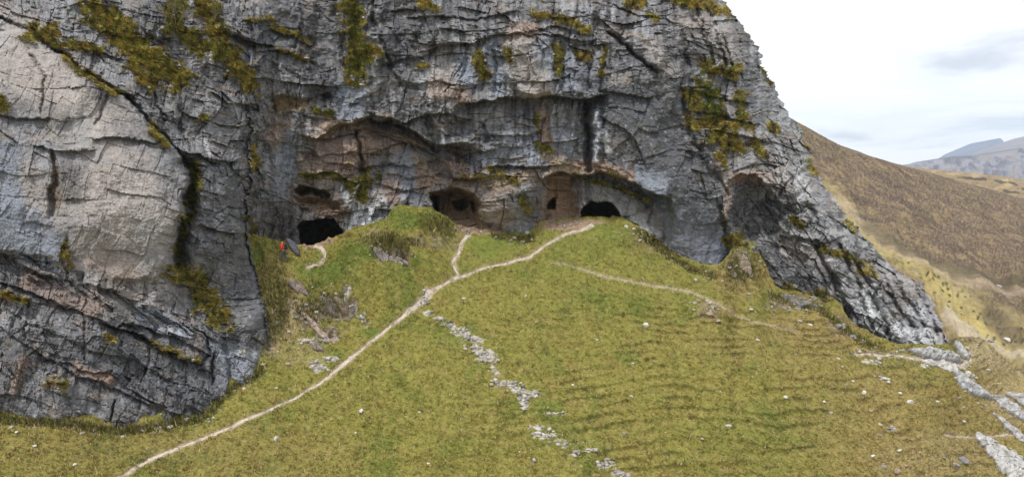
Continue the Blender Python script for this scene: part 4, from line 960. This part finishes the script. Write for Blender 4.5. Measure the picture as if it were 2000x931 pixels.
outcrop("rock_outcrop", [(664, 604), (680, 608), (694, 616)], [4, 6, 4], .25, "small dark rock at the right end of the brown bank", (.19, .16, .145), 372)
outcrop("rock_outcrop", [(585, 598), (615, 625), (640, 650), (655, 672)], [4, 6, 5, 4], .3, "pinkish slanting slab of rock on the brown bank", (.36, .28, .23), 380)
outcrop("rock_outcrop", [(605, 664), (620, 676), (634, 688)], [6, 8, 5], .45, "small dark outcrop beneath the pinkish slab", (.20, .17, .15), 390)
outcrop("rock_outcrop", [(728, 492), (755, 500), (785, 508), (800, 520)], [7, 10, 9, 6], .55, "grey rock ledge under the mossy mound left of the path", (.24, .21, .19), 400)
outcrop("rock_outcrop", [(735, 508), (750, 510), (765, 514)], [4, 5, 4], .35, "little pink rock step below the grey ledge", (.42, .31, .25), 405)
outcrop("rock_outcrop", [(1434, 500), (1450, 520), (1468, 545)], [8, 10, 6], .5, "brown rock rib poking from the bank below the right recess", (.24, .19, .15), 410)
outcrop("rock_outcrop", [(1520, 575), (1560, 592), (1600, 605)], [5, 7, 5], .35, "low dark rock step along the foot of the right crag", (.18, .17, .165), 420)
# boulder pile far across the glen
TH_ = TPS(HC, 1e-5)
for k, (px, py, r, lab) in enumerate([(1945, 561, 12, "pale boulder heap alone on the far valley floor"), (1990, 585, 7, "pale boulder near the far right on the valley floor")]):
    d = float(TH_.depth(px, py)) - 1; p = world(px, py, d); m = r / F * d
    V, Fc = stone_shape(ICO3, 700 + k, m, m * .7, m * .55)
    o = link("boulder", mesh_from("boulder", V, Fc, np.array([.33, .32, .32]) * (1 + .3 * fbm(V[:, 0], V[:, 2], 3, 9))[:, None], MSTONE), label=lab, category="boulder")
    o.location = p.tolist()

# ---- rubble, uncountable
Vs, Fs, Cs, n0 = [], [], [], 0
r = np.random.default_rng(77)
pts_ = []
for (a, b, rx, ry) in SCREE:
    for k in range(int(6 + rx * ry * .22)):
        g_ = r.normal(size=2) * .55
        pts_.append((a + g_[0] * rx, b + g_[1] * ry))
for (a, b, rx, ry, k_) in [(620, 600, 60, 40, 120), (540, 640, 25, 60, 50), (765, 505, 40, 16, 60), (1450, 520, 30, 35, 90), (1560, 600, 80, 18, 90), (1740, 690, 90, 14, 120), (1870, 700, 40, 22, 120), (1930, 770, 60, 30, 90), (1380, 600, 26, 20, 40), (1270, 465, 50, 12, 40), (1800, 860, 160, 60, 50),
                           (400, 805, 50, 10, 30), (1100, 442, 50, 8, 40), (930, 452, 40, 8, 40), (1600, 760, 300, 120, 22), (1100, 860, 80, 60, 60)]:
    for k in range(k_):
        g_ = r.normal(size=2) * .6; pts_.append((a + g_[0] * rx, b + g_[1] * ry))
vis = [(0, 818), (67, 824), (134, 828), (238, 842), (310, 834), (357, 820), (403, 814), (429, 784), (465, 752), (496, 741), (517, 716)], [(1240, 458), (1300, 494), (1350, 526), (1400, 540)], [(1500, 572), (1560, 594), (1600, 606), (1655, 646), (1700, 674), (1750, 696), (1850, 706)], [(960, 466), (1000, 468), (1040, 462)]
for ln_ in vis:
    for (x0_, y0_), (x1_, y1_) in zip(ln_[:-1], ln_[1:]):
        for k in range(int(math.hypot(x1_ - x0_, y1_ - y0_) * .30)):
            q_ = r.random(); pts_.append((x0_ + (x1_ - x0_) * q_ + r.normal() * 3, y0_ + (y1_ - y0_) * q_ + abs(r.normal()) * 7))
pts_ = np.array(pts_)
keep_ = pts_[:, 1] > np.interp(pts_[:, 0], TOPX, TOPY) + 6
pts_ = pts_[keep_]
Pp, _, _, dd_ = ground(pts_[:, 0], pts_[:, 1])
for i in range(len(pts_)):
    m = (.04 + .17 * r.random() ** 4) * 1.0
    V, Fc = stone_shape(ICO1, 1000 + i % 60, m * (1 + .5 * r.random()), m, m * .7)
    a = r.random() * 6.28; V = V @ np.array([[math.cos(a), -math.sin(a), 0], [math.sin(a), math.cos(a), 0], [0, 0, 1]])
    Vs.append(V + Pp[i] + np.array([0, 0, m * .2])); Fs.append(Fc + n0); n0 += len(V)
    Cs.append(np.repeat((np.array([.42, .39, .35]) * (.45 + .65 * r.random()))[None], len(V), 0))
link("rubble", mesh_from("rubble", np.concatenate(Vs), np.concatenate(Fs), np.concatenate(Cs), MSTONE), kind="stuff", label="pale limestone rubble spilled in strips down the grass")

# ---- grass blades
def tufts(name, base, colr, hmin, hmax, lean, label, blades=5, width=.028, up=np.array([0, 0, 1.0]), seed=5, spread=.07):
    r = np.random.default_rng(seed)
    n = len(base)
    B = np.repeat(base, blades, 0) + np.c_[r.normal(size=(n * blades, 2)) * spread, np.zeros(n * blades)]
    az = r.random(n * blades) * 2 * math.pi
    hh = np.repeat(hmin + (hmax - hmin) * r.random(n) ** 2, blades) * (.6 + .6 * r.random(n * blades))
    dirv = np.c_[np.cos(az), np.sin(az), np.zeros(n * blades)]
    side = np.c_[-np.sin(az), np.cos(az), np.zeros(n * blades)] * (width * (.6 + .8 * r.random(n * blades)))[:, None]
    tip = B + (np.array(up) * 1.0 + dirv * (lean * (.4 + r.random(n * blades)))[:, None] + np.array([0, -.25, 0])) * hh[:, None]
    V = np.stack([B - side - np.array(up) * .04, B + side - np.array(up) * .04, tip], 1).reshape(-1, 3)
    Fc = np.arange(len(V)).reshape(-1, 3)
    cv = np.repeat(colr, blades, 0) * (.8 + .5 * r.random((n * blades, 1)))
    C_ = np.repeat(cv, 3, 0)
    link(name, mesh_from(name, V, Fc, C_, MTUFT), kind="stuff", label=label)

rg = np.random.default_rng(3)
ii = rg.integers(4, nr - 2, 260000); jj = rg.integers(4, nc - 2, 260000)
inside = (GX[ii, jj] > -40) & (GX[ii, jj] < 2040) & (GY[ii, jj] < 960)
x_, y_ = P[ii, jj, 0], P[ii, jj, 1]
den = (.34 + .9 * sst(-.2, .5, fbm(x_ / 1.1, y_ / 1.1, 3, 201))) * rough_mask[ii, jj]
ok = inside & (rg.random(len(ii)) < den * .36)
ii, jj = ii[ok], jj[ok]
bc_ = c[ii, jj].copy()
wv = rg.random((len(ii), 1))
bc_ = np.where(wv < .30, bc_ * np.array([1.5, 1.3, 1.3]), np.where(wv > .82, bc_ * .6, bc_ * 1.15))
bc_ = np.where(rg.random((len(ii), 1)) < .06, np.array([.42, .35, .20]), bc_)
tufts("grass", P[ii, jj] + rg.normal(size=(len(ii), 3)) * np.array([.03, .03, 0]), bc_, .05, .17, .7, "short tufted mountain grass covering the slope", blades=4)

cb_ = []
for ln_ in vis:
    for (x0_, y0_), (x1_, y1_) in zip(ln_[:-1], ln_[1:]):
        for k in range(int(math.hypot(x1_ - x0_, y1_ - y0_) * 3)):
            q_ = rg.random(); cb_.append((x0_ + (x1_ - x0_) * q_ + rg.normal() * 3, y0_ + (y1_ - y0_) * q_ + rg.normal() * 4))
for (a, b, rx, ry, k_) in [(540, 590, 26, 70, 900), (1450, 530, 40, 30, 500), (860, 440, 40, 20, 300), (770, 480, 50, 14, 400), (620, 590, 60, 30, 300)]:
    for k in range(k_): cb_.append((a + rg.normal() * rx * .5, b + rg.normal() * ry * .5))
cb_ = np.array(cb_); cb_ = cb_[path_mask(cb_[:, 0], cb_[:, 1], 3.0) < .1]; cb_ = cb_[cb_[:, 1] > np.interp(cb_[:, 0], TOPX, TOPY) + 3]
Pc_, cc2_, _, _ = ground(cb_[:, 0], cb_[:, 1])
tufts("grass", Pc_, np.where(rg.random((len(Pc_), 1)) < .3, np.array([.30, .24, .11]), np.array([.15, .15, .04])) * (.6 + .7 * rg.random((len(Pc_), 1))), .14, .42, .7, "longer grass along the foot of the crags and on the banks", blades=6, width=.03, seed=15, spread=.1)
vm = np.argwhere((mossmask > .45) & (PY > -20))
vm = vm[rg.random(len(vm)) < .42]
mp_ = CP[vm[:, 0], vm[:, 1]]; mcx = cc[vm[:, 0], vm[:, 1]] * (1.35 + .8 * rg.random((len(vm), 1)))
mcx = np.where(rg.random((len(vm), 1)) < .12, np.array([.36, .27, .10]), mcx)
tufts("ledge_grass", mp_ + rg.normal(size=mp_.shape) * .04, mcx, .14, .42, .5, "shaggy moss and grass hanging on the cliff ledges", blades=5, width=.035, up=np.array([0, -.75, .35]), seed=8, spread=.06)
sel_ = (mossmask > .15) & (mossmask < .75) & (PY > -20)
vm = np.argwhere(sel_); vm = vm[rg.random(len(vm)) < .03]
Vs, Fs, Cs, n0 = [], [], [], 0
for k, (a, b) in enumerate(vm):
    m = .05 + .09 * rg.random() ** 2
    V, Fc = stone_shape(ICO1, 2000 + k % 50, m * 1.3, m, m * .8)
    Vs.append(V + CP[a, b] + np.array([0, -m * .4, 0])); Fs.append(Fc + n0); n0 += len(V); Cs.append(np.repeat((np.array([.46, .42, .38]) * (.5 + .7 * rg.random()))[None], len(V), 0))
link("ledge_rubble", mesh_from("ledge_rubble", np.concatenate(Vs), np.concatenate(Fs), np.concatenate(Cs), MSTONE), kind="stuff", label="loose pale stones caught on the mossy ledges")

# ---- bare shrub on the upper ledge
def cliff_point(px, py):
    q = (PX - px) ** 2 + (PY - py) ** 2
    a, b = np.unravel_index(np.argmin(q), q.shape)
    return CP[a, b]
def tube(segs, name, mat, parent=None, nseg=5):
    V, Fc = [], []
    for (a, b, ra, rb) in segs:
        a, b = np.array(a, float), np.array(b, float); d = b - a; d /= np.linalg.norm(d) + 1e-9
        u_ = np.cross(d, [0, 0, 1.0] if abs(d[2]) < .9 else [1.0, 0, 0]); u_ /= np.linalg.norm(u_); v_ = np.cross(d, u_)
        n0 = len(V)
        for (p_, r_) in ((a, ra), (b, rb)):
            for k in range(nseg):
                t_ = 2 * math.pi * k / nseg; V.append(p_ + r_ * (math.cos(t_) * u_ + math.sin(t_) * v_))
        for k in range(nseg):
            Fc.append([n0 + k, n0 + (k + 1) % nseg, n0 + nseg + (k + 1) % nseg, n0 + nseg + k])
    return link(name, mesh_from(name, np.array(V), np.array(Fc), None, mat, True), parent)
MTWIG = flat_material("pale_bark", (.26, .22, .16)); MLEAF = flat_material("shrub_leaf", (.10, .10, .025), .4)
def shrub(px, py, hgt, label, seed):
    r = np.random.default_rng(seed)
    base = cliff_point(px, py) + np.array([0, -.1, 0])
    root = link("shrub", None, label=label, category="shrub"); root.location = base.tolist()
    stems, twigs, tips = [], [], []
    def grow(p_, d, l, rad, dep):
        q_ = p_ + d * l
        (stems if dep < 2 else twigs).append((p_, q_, rad, rad * .65))
        if dep >= 4: tips.append(q_); return
        for k in range(3):
            dn = d + r.normal(size=3) * .45 + np.array([0, -.05, .12]); dn /= np.linalg.norm(dn); grow(q_, dn, l * .72, rad * .6, dep + 1)
    for k in range(3):
        d = np.array([r.normal() * .35, -.35, 1.0]); d /= np.linalg.norm(d); grow(np.zeros(3), d, hgt * .33, .035, 0)
    tube(stems, "trunk", MTWIG, root); tube(twigs, "branches", MTWIG, root)
    V, Fc = [], []
    for t_ in tips:
        for k in range(2):
            c_ = t_ + r.normal(size=3) * .08; a, b = r.normal(size=3) * .035, r.normal(size=3) * .035
            n0 = len(V); V += [c_, c_ + a, c_ + a + b, c_ + b]; Fc.append([n0, n0 + 1, n0 + 2, n0 + 3])
    link("crown", mesh_from("crown", np.array(V), np.array(Fc), None, MLEAF), root)
shrub(345, 62, 2.3, "bare twiggy pale shrub growing on the mossy ledge at the top", 5)
shrub(420, 45, 1.2, "small leafy shrub right of the bare one on the top ledge", 6)

# ---- the walker
def skin_mesh(name, verts, edges, radii, mat, parent, root_i=0, sub=2):
    me = bpy.data.meshes.new(name); me.from_pydata(verts, edges, []); me.update()
    o = link(name, me, parent)
    md = o.modifiers.new("skin", 'SKIN'); md.use_smooth_shade = True
    for i, rr_ in enumerate(radii):
        me.skin_vertices[0].data[i].radius = (rr_, rr_) if not isinstance(rr_, tuple) else rr_
    me.skin_vertices[0].data[root_i].use_root = True
    if sub:
        sb = o.modifiers.new("sub", 'SUBSURF'); sb.levels = sub; sb.render_levels = sub
    me.materials.append(mat)
    return o
MSKIN = flat_material("skin", (.50, .30, .21), .08); MJACK = flat_material("orange_red_fabric", (.62, .065, .02), .12, 20); MTROU = flat_material("grey_green_fabric", (.085, .10, .10), .2, 20)
MHAIR = flat_material("dark_hair", (.025, .02, .018), .2, 30); MBOOT = flat_material("boot_leather", (.05, .04, .035)); MPACK = flat_material("navy_fabric", (.03, .035, .07), .2, 20); MEYE = flat_material("eye", (.02, .02, .02), .1)
foot, fd = one(556, 517)
person = link("person", None, label="walker in an orange red jacket and grey trousers beside the lowest cave", category="person")
person.location = (foot[0], foot[1], foot[2] + .02)
person.rotation_euler = (0, 0, R(-12))
# local frame: faces -x; mid stride, leaning a little into the slope, hands in front
def P3(*a): return [tuple(q) for q in a]
bv, be, br = [], [], []
def chain(start, pts, rad):
    prev = start
    for p_, rr_ in zip(pts, rad):
        bv.append(p_); br.append(rr_)
        if prev is not None: be.append((prev, len(bv) - 1))
        prev = len(bv) - 1
    return prev
pel = chain(None, [(0, 0, .93)], [(.15, .11)])
spn = chain(pel, [(-.02, 0, 1.10), (-.05, 0, 1.28), (-.08, 0, 1.42)], [(.13, .10), (.155, .11), (.12, .085)])
nck = chain(spn, [(-.11, 0, 1.50)], [.055])
hd = chain(nck, [(-.13, 0, 1.57), (-.145, 0, 1.65), (-.14, 0, 1.72)], [(.075, .085), (.078, .095), (.055, .06)])
for sd_, k in ((-1, 0), (1, 1)):
    fx = -.20 if k == 0 else .16
    an = chain(pel, [(0, .10 * sd_, .88), (fx * .55 - .05, .11 * sd_, .50), (fx, .11 * sd_, .10), (fx - .13, .11 * sd_, .045), (fx - .2, .11 * sd_, .035)], [.095, .06, .042, .04, .032])
    wr_ = chain(spn, [(-.07, .19 * sd_, 1.40), (-.04, .25 * sd_, 1.13), (-.26, .17 * sd_, 1.00), (-.31, .15 * sd_, .985)], [.055, .043, .028, .034])
    for q_ in range(4):
        chain(wr_, [(-.35, .15 * sd_ + (q_ - 1.5) * .02, .985 - .004 * q_), (-.385 - .006 * (q_ in (1, 2)), .15 * sd_ + (q_ - 1.5) * .021, .970), (-.395, .15 * sd_ + (q_ - 1.5) * .021, .948)], [.010, .009, .008])
    chain(wr_, [(-.325, .15 * sd_ - .035 * sd_, 1.00), (-.355, .15 * sd_ - .05 * sd_, .99)], [.011, .009])
body = skin_mesh("body", bv, be, br, MSKIN, person, 0, 2)
jv = [(0, 0, .93), (-.02, 0, 1.10), (-.05, 0, 1.28), (-.08, 0, 1.42), (-.105, 0, 1.485)]; je = [(0, 1), (1, 2), (2, 3), (3, 4)]; jr = [(.185, .15), (.17, .14), (.18, .145), (.14, .115), .08]
for sd_ in (-1, 1):
    n0 = len(jv); jv += [(-.07, .19 * sd_, 1.40), (-.04, .25 * sd_, 1.13), (-.24, .175 * sd_, 1.01)]; je += [(3, n0), (n0, n0 + 1), (n0 + 1, n0 + 2)]; jr += [.085, .068, .048]
skin_mesh("jacket", jv, je, jr, MJACK, person)
tv = [(0, 0, .95)]; te = []; tr = [(.165, .13)]
for sd_, k in ((-1, 0), (1, 1)):
    fx = -.20 if k == 0 else .16
    n0 = len(tv); tv += [(0, .10 * sd_, .84), (fx * .55 - .05, .11 * sd_, .50), (fx * .95, .11 * sd_, .14)]; te += [(0, n0), (n0, n0 + 1), (n0 + 1, n0 + 2)]; tr += [.115, .085, .066]
    skin_mesh("boot", [(fx + .02, .11 * sd_, .13), (fx, .11 * sd_, .06), (fx - .12, .11 * sd_, .045), (fx - .20, .11 * sd_, .04)], [(0, 1), (1, 2), (2, 3)], [.055, .058, .052, .04], MBOOT, person, 1, 1)
skin_mesh("trousers", tv, te, tr, MTROU, person)
skin_mesh("hair", [(-.10, 0, 1.66), (-.115, 0, 1.73), (-.16, 0, 1.755)], [(0, 1), (1, 2)], [(.085, .088), (.082, .085), .055], MHAIR, person, 1)
for sd_ in (-1, 1):
    V, Fc = ICO2; link("eye", mesh_from("eye", V * .012, Fc, None, MEYE, True), person).location = (-.232, .035 * sd_, 1.645)
    V, Fc = ICO2; link("ear", mesh_from("ear", V * np.array([.02, .01, .032]), Fc, None, MSKIN, True), person).location = (-.13, .085 * sd_, 1.635)
V, Fc = ICO2; link("nose", mesh_from("nose", V * np.array([.022, .012, .022]), Fc, None, MSKIN, True), person).location = (-.243, 0, 1.615)
V, Fc = ICO2; link("mouth", mesh_from("mouth", V * np.array([.008, .024, .005]), Fc, None, flat_material("lips", (.3, .09, .07)), True), person).location = (-.228, 0, 1.575)
pack = link("backpack", None, label="dark navy backpack on the back of the walker", category="backpack")
pack.location = person.location; pack.rotation_euler = person.rotation_euler
bm = bmesh.new(); bmesh.ops.create_cube(bm, size=1)
for v_ in bm.verts: v_.co = Vector((v_.co.x * .17 + .17, v_.co.y * .28, v_.co.z * .44 + 1.2))
bmesh.ops.bevel(bm, geom=bm.edges[:], offset=.05, segments=3, affect='EDGES')
me = bpy.data.meshes.new("bag"); bm.to_mesh(me); bm.free(); me.materials.append(MPACK); link("bag", me, pack)
bm = bmesh.new(); bmesh.ops.create_cube(bm, size=1)
for v_ in bm.verts: v_.co = Vector((v_.co.x * .07 + .275, v_.co.y * .2, v_.co.z * .2 + 1.1))
bmesh.ops.bevel(bm, geom=bm.edges[:], offset=.025, segments=2, affect='EDGES')
me = bpy.data.meshes.new("pocket"); bm.to_mesh(me); bm.free(); me.materials.append(MPACK); link("pocket", me, pack)
for sd_ in (-1, 1):
    tube([((.10, .11 * sd_, 1.40), (-.06, .12 * sd_, 1.50), .02, .02), ((-.06, .12 * sd_, 1.50), (-.21, .12 * sd_, 1.36), .02, .02), ((-.21, .12 * sd_, 1.36), (-.20, .13 * sd_, 1.18), .02, .02), ((-.20, .13 * sd_, 1.18), (.08, .15 * sd_, 1.04), .02, .02)], "strap", MPACK, pack, 6)


# ================================================================== LIGHT, SKY, AIR
SUN_EL, SUN_AZ = 60, -34     # degrees; azimuth measured from behind the camera to its left
w = bpy.data.worlds.new("World"); scene.world = w; w.use_nodes = True
nt = w.node_tree; L = nt.links.new
for n in list(nt.nodes): nt.nodes.remove(n)
out = nt.nodes.new("ShaderNodeOutputWorld"); bg = nt.nodes.new("ShaderNodeBackground")
sky = nt.nodes.new("ShaderNodeTexSky"); sky.sky_type = 'NISHITA'; sky.sun_disc = False
sun_dir = np.array([math.sin(R(SUN_AZ)) * math.cos(R(SUN_EL)), -math.cos(R(SUN_AZ)) * math.cos(R(SUN_EL)), math.sin(R(SUN_EL))])
sky.sun_elevation = R(SUN_EL); sky.sun_rotation = math.atan2(sun_dir[0], sun_dir[1])
sky.altitude = 300
bg.inputs["Strength"].default_value = .11
tc = nt.nodes.new("ShaderNodeTexCoord")
sep = nt.nodes.new("ShaderNodeSeparateXYZ"); L(tc.outputs["Generated"], sep.inputs[0])
# project the direction on a flat cloud deck
mz_ = nd(nt, "ShaderNodeMath", operation="MAXIMUM"); mz_.inputs[1].default_value = 0.0; L(sep.outputs[2], mz_.inputs[0])
ad_ = nd(nt, "ShaderNodeMath", operation="ADD"); ad_.inputs[1].default_value = .10; L(mz_.outputs[0], ad_.inputs[0])
dx = nd(nt, "ShaderNodeMath", operation="DIVIDE"); L(sep.outputs[0], dx.inputs[0]); L(ad_.outputs[0], dx.inputs[1])
dy = nd(nt, "ShaderNodeMath", operation="DIVIDE"); L(sep.outputs[1], dy.inputs[0]); L(ad_.outputs[0], dy.inputs[1])
cmb = nt.nodes.new("ShaderNodeCombineXYZ"); L(dx.outputs[0], cmb.inputs[0]); L(dy.outputs[0], cmb.inputs[1])
mpp = nt.nodes.new("ShaderNodeMapping"); mpp.inputs["Scale"].default_value = (.62, .55, 1); mpp.inputs["Location"].default_value = (3.1, 1.4, 0); mpp.inputs["Rotation"].default_value = (0, 0, R(12))
L(cmb.outputs[0], mpp.inputs["Vector"])
cn = nd(nt, "ShaderNodeTexNoise", Scale=1.0, Detail=6.0, Roughness=.55); cn.inputs["Distortion"].default_value = .3; L(mpp.outputs[0], cn.inputs["Vector"])
cr = nt.nodes.new("ShaderNodeValToRGB"); L(cn.outputs["Fac"], cr.inputs[0])
els = cr.color_ramp.elements
els[0].position = .36; els[0].color = (5.4, 5.7, 6.2, 1)
els[1].position = .52; els[1].color = (9.6, 9.7, 9.85, 1)
e = els.new(.43); e.color = (8.3, 8.55, 8.9, 1)
mixn = nd(nt, "ShaderNodeMix", data_type='RGBA'); mixn.inputs[0].default_value = .94
L(sky.outputs[0], mixn.inputs[6]); L(cr.outputs[0], mixn.inputs[7])
L(mixn.outputs[2], bg.inputs[0]); L(bg.outputs[0], out.inputs[0])

sd = bpy.data.lights.new("sun", 'SUN'); sd.energy = 2.6; sd.angle = R(7); sd.color = (1, .965, .91)
so = bpy.data.objects.new("sun", sd); COL.objects.link(so)

so.rotation_euler = Vector((-sun_dir).tolist()).to_track_quat('-Z', 'Y').to_euler()
so.location = (0, 0, 80)

hz = bpy.data.meshes.new("haze")
bx0, bx1, by0, by1, bz0, bz1 = -7600, 7600, -3500, 7600, -110, 640
hv = [(x, y, z) for z in (bz0, bz1) for y in (by0, by1) for x in (bx0, bx1)]
hz.from_pydata(hv, [], [(0, 2, 3, 1), (4, 5, 7, 6), (0, 1, 5, 4), (2, 6, 7, 3), (0, 4, 6, 2), (1, 3, 7, 5)])
hm = bpy.data.materials.new("air"); hm.use_nodes = True
for n in list(hm.node_tree.nodes):
    if n.type == 'BSDF_PRINCIPLED': hm.node_tree.nodes.remove(n)
pv = hm.node_tree.nodes.new("ShaderNodeVolumePrincipled")
pv.inputs["Color"].default_value = (.72, .83, 1, 1); pv.inputs["Density"].default_value = 1.15e-4; pv.inputs["Anisotropy"].default_value = .2
hm.node_tree.links.new(pv.outputs[0], [n for n in hm.node_tree.nodes if n.type == 'OUTPUT_MATERIAL'][0].inputs["Volume"])
hz.materials.append(hm)
link("haze", hz, kind="stuff", label="thin blue air haze")

scene.cycles.max_bounces = 5
scene.cycles.diffuse_bounces = 3
scene.cycles.volume_bounces = 1
scene.cycles.use_denoising = True
vs = scene.view_settings
vs.view_transform = 'Standard'; vs.look = 'None'; vs.gamma = 1; vs.exposure = 0.36
vs.use_curve_mapping = False
